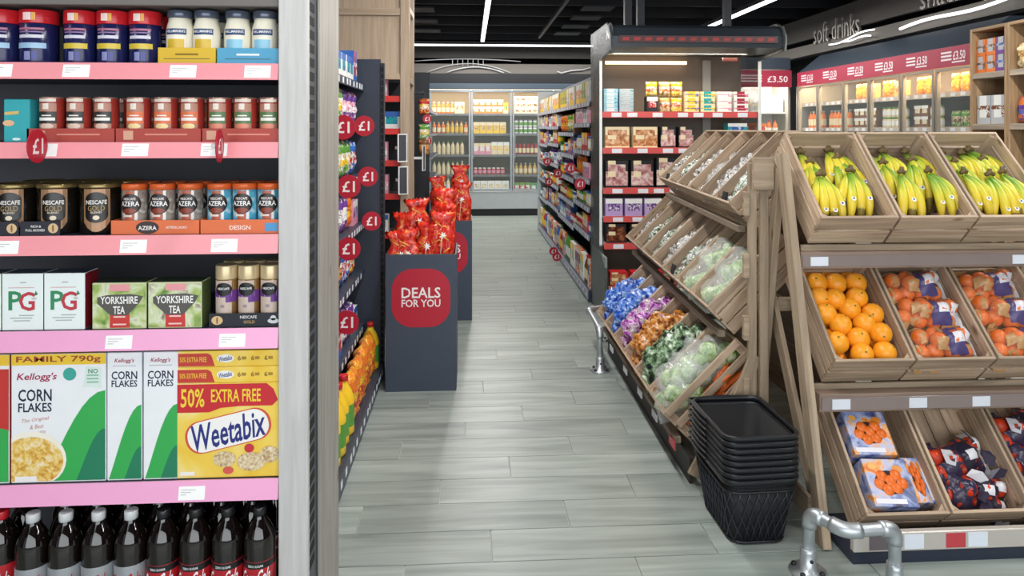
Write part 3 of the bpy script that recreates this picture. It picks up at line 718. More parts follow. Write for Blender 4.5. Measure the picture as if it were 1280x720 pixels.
# -- row 4: tea boxes and tall gold jars
z = .973
def deco_box(name, cat, w_, d_, h_, mats, label_g, lab='printed front'):
    t = Thing(name, cat)
    g = G().box(-w_ / 2, w_ / 2, 0, d_, 0, h_, mats[0], .0015)
    for i, f in enumerate(g.f):
        c = sum((Vector(g.v[k]) for k in f), Vector()) / len(f)
        if abs(c.x) > w_ / 2 - 1e-5: g.m[i] = g.mi(mats[1])
        elif c.z > h_ - 1e-5: g.m[i] = g.mi(mats[2])
    t.part('box', g); t.part('print', label_g, lab); return t
pg = G(); F1 = on_front(0, -.0005, 0); F2 = on_front(0, -.0009, 0)
pg.text('P', .05, -.018, .078, pm('2c8a5c', .5), F1, 1, .034); pg.text('G', .05, .012, .076, pm('c03647', .5), F2, 1, .04); pg.text('tips', .008, .03, .083, pm('b9a8a8', .5), F2); pg.patch([(.03, .09), (.04, .094), (.034, .104)], pm('2f7a5a', .5), F1)
pg.patch([(-.035, .111), (.03, .111), (.03, .113), (-.035, .113)], pm('d9a9ad', .5), F1); pg.patch([(-.006, .124), (.01, .124), (.01, .127), (-.006, .127)], pm('b8b4c0', .5), F1)
for k, (a, b_) in enumerate(((-.008, .03), (-.03, .026), (-.022, .02))): pg.patch([(a, .038 - .007 * k), (b_, .038 - .007 * k), (b_, .0405 - .007 * k), (a, .0405 - .007 * k)], pm('a9aeb4', .5), F1)
t = deco_box('tea_box', 'box', .104, .07, .149, (pm('eaf3f1', .4), pm('8f1e2c', .4), pm('4b5766', .4)), pg)
for i, p in enumerate((-28, 24, 76)): t.put(T(px2x(p), 1.962, z), 'white tea box with green and red letters, %s' % ('cut off by the picture edge', 'the next one along from the edge', 'nearest the pale green tea boxes')[i], 'white tea boxes on the fourth shelf')
yg = G(); SK = blotch('tea_landscape', ['5f8a3c', 'a9bd6a', 'd9dfc0', '8a6f5c'], 22, .4, 0, True)
yg.patch([(-.068, .003), (.068, .003), (.068, .118), (-.068, .118)], SK, F1); yg.patch([(-.024, .003), (.027, .003), (.027, .066), (-.024, .066)], pm('c9352f', .45), F2); yg.patch([(-.024, .1), (.027, .1), (.027, .118), (-.024, .118)], pm('e79aa0', .45), F2)
FB = on_front(0, -.0012, 0); FB2 = on_front(0, -.0016, 0)
yg.patch([(-.056, .084), (-.03, .09), (.03, .092), (.062, .086), (.052, .068), (.022, .036), (-.022, .036), (-.056, .068)], pm('55524e', .45), FB); yg.text('YORKSHIRE', .02, 0, .076, pm('f5f3ee', .45), FB2, 1, .096); yg.text('TEA', .02, 0, .05, pm('f5f3ee', .45), FB2, 1, .03)
yg.patch([(-.014, .03), (.016, .03), (.016, .034), (-.014, .034)], pm('f0c9c4', .45), FB); yg.patch([(-.016, .01), (.018, .01), (.018, .014), (-.016, .014)], pm('f0c9c4', .45), FB)
t = deco_box('tea_box', 'box', .139, .07, .122, (pm('cfd6a8', .4), pm('5d6b40', .4), pm('3c4a3a', .4)), yg)
for i, p in enumerate((144.5, 214.5)): t.put(T(px2x(p), 1.962, z), 'pale green landscape tea box beside the %s' % ('white tea boxes', 'gold coffee jars')[i], 'green tea boxes on the fourth shelf')
def tallgold():
    t = Thing('coffee_jar', 'jar'); r = .029; h_ = .158; B_ = pm('b08a5a', .2, .55, .08, 20); C_ = pm('d9c49a', .3, .3)
    t.part('body', G().lathe([(.028, 0, B_), (r, .004, B_), (r, h_ * .74, B_), (r * .96, h_ * .76, B_)], 22))
    t.part('lid', G().lathe([(r * .98, h_ * .76, C_), (r * .99, h_ * .78, C_), (r * .99, h_ * .98, C_), (r * .95, h_, C_)], 22), 'pale gold lid')
    lb = G(); wrap_patch(lb, r, 0, -.9, .75, .004, .118, pm('cdb9ab', .35)); wrap_patch(lb, r, 0, -.9, 1.3, .074, .092, pm('6b3a8c', .35), .0008)
    wrap_patch(lb, r, 0, .2, 1.3, .06, .075, pm('6b3a8c', .35), .0008); wrap_ell(lb, r, 0, .044, .036, .095, pm('1a181c', .35), .0012); lb.text('NESCAFE', .006, 0, .097, pm('efefef', .4), None, 1, .03, 0, cyl_warp(r), 0, .0016)
    wrap_patch(lb, r, 0, -.25, .1, .046, .054, pm('a08a98', .35), .0008)
    t.part('label', lb, 'purple banded label'); return t
t = tray(.186, .12, .036, '1a1d28'); pr = G()
pr.patch(ell(.03, .024, 14, -.072, .018), pm('d8b884', .5), F1); pr.patch(ell(.004, .02, 8, -.072, .018), pm('6d4c28', .5), F2); pr.text('NESCAFE', .008, .01, .026, pm('dcdcdc', .5), F1); pr.text('GOLD', .008, .012, .013, pm('b7945c', .5), F1); pr.patch(ell(.03, .014, 14, .075, .015), pm('c9cdd2', .5), F1); pr.patch(ell(.016, .014, 12, .075, .023), pm('c9cdd2', .5), F1)
t.part('print', pr, 'printed bean and words'); t.put(T(px2x(303), 1.963, z), 'black card tray holding the gold coffee jars')
tg = tallgold()
for i, p in enumerate((274, 303, 332)):
    for b_ in (0, 1): tg.put(T(px2x(p), 2.002 + .064 * b_, z + .003), 'tall gold coffee jar with purple band, %s%s in the black tray' % (ORD[i], ' from the back' if b_ else ''), 'gold coffee jars on the fourth shelf')
# -- row 5: cereals
z = .572
WB = pm('eef0f3', .4); YB = pm('f1c93a', .4); GR = pm('34ab52', .4)
def sweep(x0, x1, top, n=8):      # plain green wave at the foot of the pack
    return [(x1, .004)] + [(x1 - (x1 - x0) * i / n, .004 + (top - .004) * math.cos(i / n * PI / 2) ** 1.1) for i in range(n + 1)]
FLAKE = blotch('flakes_print', ['c98a2a', 'ecc868', 'f3e6c8'], 70, .4, 0)
kg = G(); kg.patch([(-.12, .309), (.12, .309), (.12, .337), (-.12, .337)], YB, F1); kg.text('FAMILY 790g', .02, 0, .3225, pm('a0452c', .4), F2, 1, .215)
kg.text("Kellogg's", .024, -.055, .277, pm('a52a4e', .4), F1, 1, .1, .25); kg.text('CORN', .032, -.06, .23, pm('1d2340', .4), F1, 1, .085); kg.text('FLAKES', .024, -.06, .198, pm('1d2340', .4), F1, 1, .085)
kg.text('The Original', .012, -.06, .165, pm('c07a70', .4), F1, 0, .07, .3, None, .12); kg.text('& Best', .011, -.055, .148, pm('c07a70', .4), F1, 0, .035, .3, None, .12); kg.text('Since 1906', .008, -.055, .132, pm('c9968c', .4), F1, 0, .045, .3, None, .1)
kg.patch(ell(.034, .034, 18, .028, .284), pm('3fa79a', .4), F1); kg.patch([(.062, .25), (.11, .246), (.108, .30), (.07, .304)], pm('dcebe4', .4), F1); kg.text('NO', .012, .088, .291, pm('3a8a6a', .4), F2)
for k in range(3): kg.patch([(.072, .278 - k * .009), (.102, .278 - k * .009), (.102, .282 - k * .009), (.072, .282 - k * .009)], pm('8fc0a8', .4), F2)
kg.patch(sweep(-.04, .119, .24), GR, F1); kg.patch(sweep(.045, .119, .14), pm('1f7d5a', .4), F2)
clampd = lambda q: [(max(-.1195, x), max(.004, y)) for x, y in q]
kg.patch(clampd(ell(.18, .15, 28, -.07, .06)), pm('f5efe0', .4), F2); kg.patch(clampd(ell(.165, .13, 28, -.07, .056)), FLAKE, FB); kg.patch([(-.11, .004), (-.055, .004), (-.055, .018), (-.11, .018)], pm('f1f0ee', .4), FB2)
cf = deco_box('cereal_box', 'box', .241, .09, .338, (WB, pm('d9dee6', .4), YB), kg)
cf.put(T(px2x(69), 1.962, z), 'large white corn flakes box with a yellow top band and a bowl of flakes', None)
rg_ = G(); rg_.patch(sweep(-.1, .119, .25), GR, F1); rg_.patch([(-.12, .309), (.12, .309), (.12, .337), (-.12, .337)], YB, F1); rg_.patch([(-.12, .2), (.12, .14), (.12, .3), (-.12, .3)], pm('c43530', .4), F2)
deco_box('cereal_box', 'box', .241, .09, .338, (WB, pm('b33a30', .4), YB), rg_).put(T(px2x(-51), 1.962, z), 'red and green cereal box cut off by the picture edge')
sgp = G(); sgp.text("Kellogg's", .014, 0, .316, pm('a52a4e', .4), F1, 1, .05, .25); sgp.patch([(-.03, .302), (.03, .302), (.03, .304), (-.03, .304)], pm('b9bcc6', .4), F1)
sgp.text('CORN', .022, 0, .278, pm('1d2340', .4), F1, 1, .066); sgp.text('FLAKES', .018, 0, .256, pm('1d2340', .4), F1, 1, .066); sgp.patch(sweep(-.04, .0435, .2), GR, F1); sgp.patch(sweep(0, .0435, .09), pm('1f7d5a', .4), F2)
t = deco_box('cereal_box', 'box', .089, .24, .338, (WB, pm('d9dee6', .4), WB), sgp)
for i, p in enumerate((151, 196.5)): t.put(T(px2x(p), 1.962, z), 'narrow white corn flakes box end-on, next to the %s' % ('large corn flakes box', 'yellow wheat biscuit boxes')[i], 'end-on corn flakes boxes on the cereal shelf')
def wbig():
    w_, h_ = .266, .252; g = G()
    g.patch([(-.133, .175), (-.05, .175), (-.02, .186), (.03, .19), (.115, .19), (.13, .205), (.118, .235), (.1, .25), (-.133, .25)], pm('c8232f', .4), F1)
    g.text('50%', .05, -.093, .214, pm('f3cf3a', .4), F2, 1, .062); g.text('EXTRA FREE', .034, .02, .219, pm('f3cf3a', .4), F2, 1, .13)
    cap = rounded(.215, .082, .038, 8)
    ro = math.radians(13); c_, s_ = math.cos(ro), math.sin(ro)
    rot = lambda q, k, ox=.0, oy=.125: [(ox + (x * c_ - y * s_) * k, oy + (x * s_ + y * c_) * k) for x, y in q]
    g.patch(rot(cap, 1.06), pm('d4553a', .4), F2); g.patch(rot(cap, 1.0), pm('f4f2ee', .4), FB)
    g.text('Weetabix', .07, 0, .125, pm('232c7c', .4), FB2, 1, .198, .18, None, ro)
    BIS = blotch('biscuit_print', ['9c7850', 'd7bd92', 'eadfc4'], 130, .5, 0)
    g.patch(ell(.06, .042, 16, -.01, .05), BIS, FB2); g.patch(ell(.075, .05, 16, .06, .042), BIS, on_front(0, -.002, 0)); g.patch(ell(.05, .045, 14, .108, .06), BIS, on_front(0, -.0024, 0)); g.patch(ell(.026, .024, 12, .055, .078), pm('c8323c', .4), on_front(0, -.0026, 0)); g.patch(ell(.028, .02, 12, 0, .02), pm('d45a50', .4), on_front(0, -.0026, 0))
    g.patch([(-.125, .008), (-.088, .008), (-.088, .018), (-.125, .018)], pm('f3f0e6', .4), F1)
    return g
YW = blotch('yellow_pack', ['edc02e', 'f3d25c', 'f4e2a0'], 7, .4, 0, False)
deco_box('cereal_box', 'box', .266, .18, .252, (YW, YW, YW), wbig()).put(T(px2x(282.4), 1.962, z), 'big yellow wheat biscuit box with red extra free banner and white oval')
wf = G(); wf.patch([(-.133, .002), (-.036, .002), (-.045, .03), (-.054, .036), (-.133, .036)], pm('c5392f', .4), F1); wf.text('50% EXTRA FREE', .014, -.092, .02, pm('f0bf3c', .4), F2, 1, .07); wf.patch(ell(.046, .022, 14, -.008, .022), pm('f2f2ee', .4), F1); wf.text('Weetabix', .013, -.008, .022, pm('232c7c', .4), F2, 1, .036, .15, None, .15)
for k in range(3):
    wf.text('6', .013, .028 + .035 * k, .022, pm('7a5a18', .4), F1); wf.patch([(.034 + .035 * k, .018), (.046 + .035 * k, .018), (.046 + .035 * k, .026), (.034 + .035 * k, .026)], pm('a8842c', .4), F1)
t = deco_box('cereal_box', 'box', .266, .18, .0425, (YW, YW, YW), wf)
t.put(T(px2x(282.4), 1.963, z + .2525), 'flat yellow wheat biscuit box lying on the big yellow box', 'flat wheat biscuit boxes')
t.put(T(px2x(282.4), 1.964, z + .2955), 'flat yellow wheat biscuit box topmost of the yellow stack', 'flat wheat biscuit boxes')
# -- row 6: cola bottles
COLA = pm('120b0a', .05, 0, .1, 20, 0, .8)
def cola(cap, lab, scr, band):
    t = Thing('cola_bottle', 'bottle'); r = .041
    prof = [(.03, 0), (.038, .008), (.0405, .03), (.0405, .14), (.041, .2), (.0412, .222), (.0398, .238), (.035, .254), (.0265, .27), (.018, .284), (.0145, .291), (.0145, .298)]
    t.part('body', G().lathe([(a, b_, COLA) for a, b_ in prof], 26), 'clear bottle of dark cola')
    cm = pm(cap, .35)
    t.part('cap', G().lathe([(.0165, .292, cm), (.0165, .296, cm), (.017, .297, cm), (.017, .312, cm), (.0155, .314, cm)], 18), 'screw cap')
    lb = G(); lm = pm(lab, .3, .35 if lab[0] == 'a' else 0); rr = .0415
    lb.lathe([(rr, .1, lm), (rr, .168, pm(band, .3) if band else lm), (rr, .185, lm), (rr, .186, lm)], 26)
    lb.text('Coca-Cola', .04, 0, .146, pm(scr, .4), None, 1, .08, .25, cyl_warp(rr), .08, .0008)
    if band: lb.text('ZERO SUGAR', .006, 0, .176, pm('e8e8e8', .4), None, 1, .04, 0, cyl_warp(rr), 0, .0008)
    t.part('label', lb, 'wrap-round label with script lettering'); return t
silver = cola('c9ccce', 'a9adb2', 'b3212c', None); zero = cola('17171a', 'b31f2b', 'f1eeee', '17171a'); classic = cola('c3202b', 'b31f2b', 'f1eeee', None)
z = .187
xs = [(px2x(41 + 40.45 * i), silver if i < 4 else zero) for i in range(8)]
for row, (yy, dx) in enumerate(((1.95, 0), (2.03, .042), (2.115, 0))):
    for i, (x, b_) in enumerate(xs):
        if x + dx > -.545: continue
        b_.put(T(x + dx, yy, z), '%s cola bottle, %s of its colour in the %s row' % ('silver-labelled' if b_ is silver else 'red-labelled black-capped', ORD[i % 4], ('front', 'second', 'third')[row]), 'cola bottles on the bottom shelf')
for i, (x, y) in enumerate(((-1.228, 1.97), (-1.225, 2.06), (-1.315, 1.94))):
    classic.put(T(x, y, z - (.03 if 0 else 0)), 'cola bottle with a red cap, %s' % ('by the picture edge', 'behind the other red caps', 'beyond the picture edge')[i], 'red-capped cola bottles')

# ================================================================ LEFT AISLE GONDOLA (facing the aisle, +X)
RAILN = pm('3a4152', .4); TICK = pm('e9eaf0', .5)
def gondola(name, label, side, xb, xf, y0, y1, zs, xbase, ztop, deep=None, bay_h=None, endmat=NAVY, tick=.085):
    """a run of shelving along Y; side +1 faces +X, -1 faces -X; xb back, xf shelf front, xbase front of the base"""
    t = Thing(name, 'shelving')
    B = lambda a, b, *r: (min(a, b), max(a, b)) + r
    t.part('back_panel', G().box(*B(xb, xb + side * .02), y0, y1, 0, ztop, NAVY))
    t.part('base_plinth', G().box(*B(xb + side * .02, xbase), y0, y1, 0, .1, NAVY, .002))
    bp = t.part('price_rail', G().box(*B(xbase, xbase + side * .008), y0, y1, .025, .1, RAILN))
    tk = G().box(-.018, .018, -.0012, 0, 0, .03, TICK)
    rot = RZ(PI / 2 * side)
    first = [None]
    def tickets(parent, x, z, ya, yb, r):
        y = ya + .05
        while y < yb - .04:
            M = Matrix.Translation((x, y, z)) @ rot
            if first[0] is None: first[0] = t.part('price_ticket', tk, parent=parent, M=M)
            else: t.again(first[0], M, parent)
            y += tick * r.uniform(.8, 1.5)
    r = random.Random(5)
    tickets(bp, xbase + side * .0082, .048, y0, y1, r)
    for (ya, yb, zz) in zs:
        for z in zz:
            s_ = t.part('shelf', G().box(*B(xb + side * .02, xf), ya + .002, yb - .002, z - .022, z, NAVY))
            t.part('price_rail', G().box(*B(xf, xf + side * .008), ya + .002, yb - .002, z - .04, z + .001, RAILN), parent=s_)
            tickets(s_, xf + side * .0082, z - .035, ya, yb, r)
    return t
LZ = [1.77, 1.53, 1.24, .95, .665, .34]
lg = gondola('aisle_shelving', '', 1, -1.05, -.64, 2.44, 4.38, [(2.44, 4.38, LZ)], -.525, 1.9)
fin = lg.part('end_panel', G().box(-1.05, -.535, 4.382, 4.402, 0, 1.925, NAVY, .003), 'dark navy end panel')
lg.part('upright', G().box(-.535, -.512, 4.37, 4.405, 0, 1.90, pm('20242e', .4)), 'slotted black upright')
sl = lg.part('slot', G().box(-.53, -.519, 4.368, 4.3705, -.014, .014, pm('050507', .9)), M=T(0, 0, .1))
for i in range(1, 44): lg.again(sl, T(0, 0, .1 + .041 * i))
lg.put(Matrix(), 'navy aisle shelving with price rails behind the grey oak bay')
SN = ['top', 'second', 'third', 'fourth', 'fifth', 'sixth', 'lowest']
mixes = [[GOODS['crisps'][1], GOODS['dry'][1], GOODS['dry'][5]], GOODS['crisps'], GOODS['crisps'] + GOODS['dry'][3:6], GOODS['dry'], GOODS['crisps'], GOODS['dry'] + GOODS['house']]
for k, z in enumerate(LZ):
    stock(mixes[k], (-.655, 2.9, z), PI / 2, 1.44, f'{SN[k]} shelf, left aisle run', (1, 'the end panel'), 'groceries on the left aisle shelves', .22 if k else .3, (1, 3), 22 + k)
stock(GOODS['house'], (-.53, 2.75, .1), PI / 2, 1.6, 'base shelf, left aisle run', (1, 'the end panel'), 'groceries on the left aisle shelves', .3, (2, 4), 31)
for i, (x, y, z, lb) in enumerate([(-.572, 3.30, 1.51, 'on the second rail beside the oak board'), (-.572, 3.95, 1.52, 'on the second rail nearest the navy end panel'), (-.572, 4.1, 1.235, 'on the third rail by the navy end panel'), (-.572, 4.25, .965, 'on the fourth rail by the navy end panel'),
                                   (-.572, 3.45, 1.23, 'on the third rail beside the oak board'), (-.572, 3.45, .935, 'on the fourth rail beside the oak board'), (-.572, 3.4, .60, 'on the fifth rail beside the oak board')]):
    tag1(x, y, z, 0, f'round red one pound tag {lb}', .056)

# ================================================================ DUMP BINS WITH RED GIFT BAGS
BIN = pm('3c4656', .5, 0, .04)
def dump_bin():
    t = Thing('dump_bin', 'bin'); w_, d_, h_, th = .405, .40, .785, .008
    t.part('front_panel', G().box(-w_ / 2, w_ / 2, 0, th, 0, h_, BIN, .001))
    t.part('back_panel', G().box(-w_ / 2, w_ / 2, d_ - th, d_, 0, h_, BIN, .001))
    t.part('side_panel', G().box(-w_ / 2, -w_ / 2 + th, th, d_ - th, 0, h_, BIN)); t.part('side_panel', G().box(w_ / 2 - th, w_ / 2, th, d_ - th, 0, h_, BIN))
    t.part('inner_floor', G().box(-w_ / 2 + th, w_ / 2 - th, th, d_ - th, .44, .45, BIN))
    sg_ = t.part('sign', G().prism(rounded(.335, .335, .12, 8), .001, REDSIGN, on_front(0, -.0012, .535)), 'crimson rounded sign')
    lt = G(); L_ = pm('f3eaea', .5); lt.text('DEALS', .062, 0, .565, L_, on_front(0, -.0018, 0), 1, .222); lt.text('FOR YOU', .044, 0, .505, L_, on_front(0, -.0018, 0), 1, .222)
    t.part('lettering', lt, 'white words DEALS FOR YOU', parent=sg_); return t
bn = dump_bin()
bn.put(T(-.278, 4.15, 0), 'grey card bin of red gift bags nearest the camera, DEALS FOR YOU sign')
bn.put(T(-.183, 5.67, 0), 'second grey card bin further along the aisle, mostly behind the first')
REDBAG = blotch('red_gift_film', ['7a100c', 'bb1f18', 'd62c1e', 'dc4a2c', 'e2a25a'], 34, .16, 1)
GOLDP = pm('e2a545', .3)
def gift_bag(seed):
    t = Thing('gift_bag', 'bag')
    h_, w_ = .46, .165
    g = G().pillow(w_, h_, .085, [REDBAG] * 9 + [REDBAG], seed, 14, 18, .3, None, True, .38, .9); t.part('film', g)
    def surf(u, v):     # front surface of the bag
        x = w_ / 2 * u * .95; tt = (max(0, 1 - abs(u) ** 2.6) ** .6) * (max(0, 1 - abs(v) ** 4) ** .55); return (x, -.0425 * tt * 1.38 - .004, (v + 1) / 2 * h_)
    g2 = G(); q = []
    for k in range(14): a = 2 * PI * k / 14; rr = .024 if k % 2 == 0 else .011; q.append(surf(rr * math.cos(a) / (w_ / 2), .42 + rr * math.sin(a) / (h_ / 2)))
    q2 = [(x, y + .002, z) for x, y, z in q]
    g2.add(q + q2, [tuple(range(14)), tuple(range(14, 28))[::-1]] + [(i, i + 14, (i + 1) % 14 + 14, (i + 1) % 14) for i in range(14)], WHITE)
    t.part('star', g2, 'white star')
    g3 = G(); r = random.Random(seed)
    for k in range(8):
        u0, v0 = r.uniform(-.5, .5), r.uniform(-.2, .75); g3.tube([surf(u0 + .22 * s_, v0 + .05 * s_ * r.choice((-1, 1))) for s_ in (-1, 0, 1)], .0035, 5, GOLDP)
    t.part('print', g3, 'gold swirls', kind='stuff')
    t.part('seam', G().tube([surf(-.12 + .04 * math.sin(v * 3), v) for v in (-.95, -.6, -.2, .2, .5)], .0025, 5, pm('f0c4b4', .3)), 'pale ribbon seam')
    return t
gbs = [gift_bag(s_) for s_ in (3, 8, 14)]
GB = [(-.385, 4.235, .452, -.06, .1, 0), (-.315, 4.23, .46, -.13, .02, 1), (-.245, 4.235, .50, .02, -.05, 2), (-.172, 4.24, .56, .03, .06, 0), (-.385, 4.39, .54, -.02, -.1, 2), (-.30, 4.42, .62, -.05, .12, 1), (-.172, 4.45, .68, .04, 0, 0), (-.175, 4.345, .6, .06, -.2, 1)]
gl = ['standing at the front left corner of the first bin', 'leaning left second along the front of the first bin', 'upright in the middle of the first bin front', 'at the front right corner of the first bin', 'behind at the back left of the first bin', 'in the middle of the back row, first bin', 'tallest at the back right of the first bin', 'squeezed between the two right-hand bags of the first bin']
for i, (x, y, z, ry, rz, k) in enumerate(GB): gbs[k].put(T(x, y, z) @ RZ(rz * 2) @ RY(ry), 'red gift bag with white star, ' + gl[i], 'red gift bags in the bins')
for i, (x, y, z, ry) in enumerate([(-.075, 5.77, .62, .04), (-.18, 5.76, .56, -.04), (-.085, 5.90, .75, .02), (-.22, 5.93, .66, -.1)]):
    gbs[i % 3].put(T(x, y, z) @ RZ(.1 * i) @ RY(ry), 'red gift bag with white star, %s in the second bin' % ('at the front right', 'at the front left', 'rising highest at the back', 'behind at the back left')[i], 'red gift bags in the bins')

# ================================================================ WOODEN END UNIT behind the bins
BW = ('b39a80', 'c7b098'); BZ = wood(*BW, 2, .5, 1.2, False)
wu = Thing('wooden_end_unit', 'shelving')
wu.part('canopy_panel', G().box(-.99, -.50, 5.222, 5.6, 1.90, 2.62, BZ), 'pale timber canopy panel')
for x0, x1 in ((-1.05, -.99), (-.497, -.43)):
    for y0, y1 in ((5.2, 5.25), (5.58, 5.65)): wu.part('post', G().box(x0, x1, y0, y1, 0, 2.7, BZ, .003))
wu.part('lower_frame_bar', G().box(-.99, -.497, 5.205, 5.25, 1.86, 1.90, wood(*BW, 0, .5, 1.2, False), .002)); wu.part('upper_frame_bar', G().box(-.99, -.497, 5.205, 5.25, 2.32, 2.37, wood(*BW, 0, .5, 1.2, False), .002))
wu.part('side_rail', G().box(-.46, -.43, 5.25, 5.58, 1.84, 1.88, BZ)); wu.part('side_rail', G().box(-.46, -.43, 5.25, 5.58, 2.35, 2.39, BZ))
wu.part('back_panel', G().box(-.99, -.497, 5.56, 5.58, 0, 1.86, pm('22232a', .6)))
WZ = [1.735, 1.50, 1.27, 1.03, .75, .4]
for z in WZ:
    s_ = wu.part('shelf', G().box(-.985, -.5, 5.24, 5.55, z - .02, z, pm('3a3c44', .5))); wu.part('price_rail', G().box(-.985, -.5, 5.23, 5.24, z - .035, z + .008, pm('d8352f', .4)), 'red price rail', parent=s_)
wu.put(Matrix(), 'pale timber end unit with tall canopy panel and red shelf rails behind the red bags')
for k, z in enumerate(WZ[:5]):
    stock([GOODS['dry'][0], GOODS['dry'][9], GOODS['dry'][5], carton('pink', 'white', 'pink', .12, .08, .14, 1)], (-.97, 5.275, z), 0, .47, f'{SN[k]} shelf of the timber end unit', (1, 'its aisle post'), 'packs on the timber end unit', .19, (2, 3), 50 + k)
def holder(x, y, z, rz, label):
    t = Thing('sign_holder', 'sign holder'); W_ = pm('e6e6e4', .35)
    g = G()
    for a in ((-.035, -.027, 0, .2), (.027, .035, 0, .2)): g.box(a[0], a[1], -.004, .004, a[2], a[3], W_)
    g.box(-.027, .027, -.004, .004, 0, .008, W_).box(-.027, .027, -.004, .004, .192, .2, W_)
    t.part('frame', g, 'white frame'); t.part('insert', G().box(-.027, .027, -.002, .002, .008, .192, pm('44474c', .3)), 'grey insert')
    t.part('bracket', G().box(-.031, -.027, .004, .09, .09, .11, W_))
    t.put(Matrix.Translation((x, y, z)) @ RZ(rz), label)
holder(-.475, 5.135, 1.27, .35, 'upright white-framed sign holder left of the timber post'); holder(-.47, 5.135, 1.04, .35, 'lower white-framed sign holder left of the timber post'); holder(-.355, 5.62, 1.18, 1.35, 'white-framed sign holder right of the timber post')
cs_ = Thing('clip_strip', 'display strip', G().box(-.372, -.347, 5.745, 5.75, 1.2, 1.8, DARK).box(-.43, -.36, 5.64, 5.75, 1.78, 1.8, DARK)); cs_.put(Matrix(), 'dark hanging strip of small packs beside the timber post')
for i, z in enumerate((1.62, 1.42, 1.30)):
    GOODS['crisps'][i * 2]['t'].put(T(-.36, 5.705, z) @ Matrix.Scale(.62, 4), 'small packet hanging on the dark strip, %s down' % ORD[i], 'packets on the hanging strip')
tag1(-.335, 5.722, 1.585, 0, 'small red one pound tag on the hanging strip, upper', .035); tag1(-.335, 5.722, 1.41, 0, 'small red one pound tag on the hanging strip, lower', .035)

# ================================================================ SECOND LEFT GONDOLA, far part of the aisle
l2 = gondola('aisle_shelving', '', 1, -.95, -.5, 6.22, 11.2, [(6.22, 11.2, [1.75, 1.45, 1.15, .85, .5])], -.36, 1.98, tick=.16)
l2.part('end_panel', G().box(-.95, -.345, 6.2, 6.22, 0, 1.99, pm('20232b', .5), .003), 'black end panel')
l2.put(Matrix(), 'second navy aisle shelving with black end panel beyond the timber unit')

# ================================================================ FAR GLASS-DOOR COOLERS
fc = Thing('glass_door_cooler', 'cooler'); FR = pm('aeb6bb', .35, .6); X0, DW, ND = -2.14, .72, 6
X1 = X0 + DW * ND; YC = 12.5
fc.part('canopy', G().box(X0, X1, YC - .05, 13.2, 2.2, 2.298, pm('46525e', .4), .01), 'dark blue-grey canopy'); fc.part('upper_panel', G().box(X0, X1, YC - .04, 13.2, 2.30, 2.47, pm('121419', .6)), 'black upper panel')
fc.part('back_panel', G().box(X0, X1, 13.18, 13.2, .12, 2.2, pm('8f7a5c', .6)))
fc.part('base', G().box(X0, X1, YC, 13.18, .12, .42, pm('b4babd', .4), .01), 'pale grey base'); fc.part('kick_plate_or_shade', G().box(X0, X1, YC + .04, 13.1, 0, .12, pm('16181c', .5)))
for x in (X0, X1): fc.part('side_panel', G().box(x - .02, x + .02, YC, 13.2, .12, 2.2, pm('8b9297', .4)))
FZ = [.42, .71, 1.06, 1.43, 1.78]
for z in FZ[1:]:
    s_ = fc.part('shelf', G().box(X0 + .02, X1 - .02, 12.62, 13.18, z - .02, z, pm('70767a', .4))); fc.part('price_rail', G().box(X0 + .02, X1 - .02, 12.605, 12.62, z - .035, z + .004, pm('6a6d6f', .4)), parent=s_)
for i in range(ND):
    x = X0 + DW * i; fr = G()
    fr.box(x + .005, x + .035, YC - .01, YC + .02, .43, 2.19, FR).box(x + DW - .035, x + DW - .005, YC - .01, YC + .02, .43, 2.19, FR).box(x + .035, x + DW - .035, YC - .01, YC + .02, 2.15, 2.19, FR).box(x + .035, x + DW - .035, YC - .01, YC + .02, .43, .47, FR)
    d = fc.part('door', fr, 'metal-framed door'); fc.part('pane', G().box(x + .035, x + DW - .035, YC, YC + .006, .47, 2.15, pane_mat()), 'clear glass', parent=d); fc.part('handle', G().box(x + .04, x + .055, YC - .04, YC - .02, 1.0, 1.4, FR, .003), parent=d)
fc.part('light_bar', G().box(X0 + .05, X1 - .05, 12.56, 12.59, 2.178, 2.196, em('fff3dc', 5)), 'lit light bar')
fc.put(Matrix(), 'row of glass-door coolers across the far end of the aisle')
area('cooler_light', (.02, 12.575, 2.172), (math.radians(25), 0, 0), X1 - X0 - .1, .05, 50, (1, .86, .62))
MILK = [bottlep('cream', 'white', 'white', .035, .24, 'milk bottle'), bottlep('cream', 'green', 'cream', .035, .24, 'milk bottle')]
JUICE = [bottlep('orange', 'white', 'cream', .034, .2), bottlep('gold', 'orange', 'yellow', .034, .22)]
CHIL = {0: [MILK, MILK, MILK, JUICE, JUICE + [carton('cream', 'orange', 'white', .08, .08, .2)]],
        1: [[carton('white', 'cream', 'white', .12, .08, .18)], [jarp('red', 'white', 'pink', .035, .12), jarp('green', 'white', 'cream', .035, .12), jarp('orange', 'white', 'cream', .035, .12)], [carton('pink', 'white', 'cream', .1, .08, .2), carton('cream', 'yellow', 'white', .1, .08, .22)], [carton('yellow', 'gold', 'cream', .11, .08, .2), pouch('yellow', 'orange', seed=21)], [carton('cream', 'green', 'yellow', .08, .08, .19), carton('orange', 'cream', 'white', .1, .08, .12)]],
        2: [[carton('red', 'white', 'green', .09, .08, .15), carton('teal', 'white', 'green', .1, .08, .14)], [bottlep('gold', 'cream', 'cream', .035, .2), bottlep('brown', 'gold', 'cream', .035, .2)], [bottlep('green', 'black', 'cream', .03, .24), bottlep('crimson', 'black', 'cream', .03, .22)], [jarp('white', 'silver', 'green', .036, .12, 'tub'), jarp('white', 'black', 'cream', .036, .11, 'tub')], [carton('cream', 'brown', 'white', .1, .08, .1)]]}
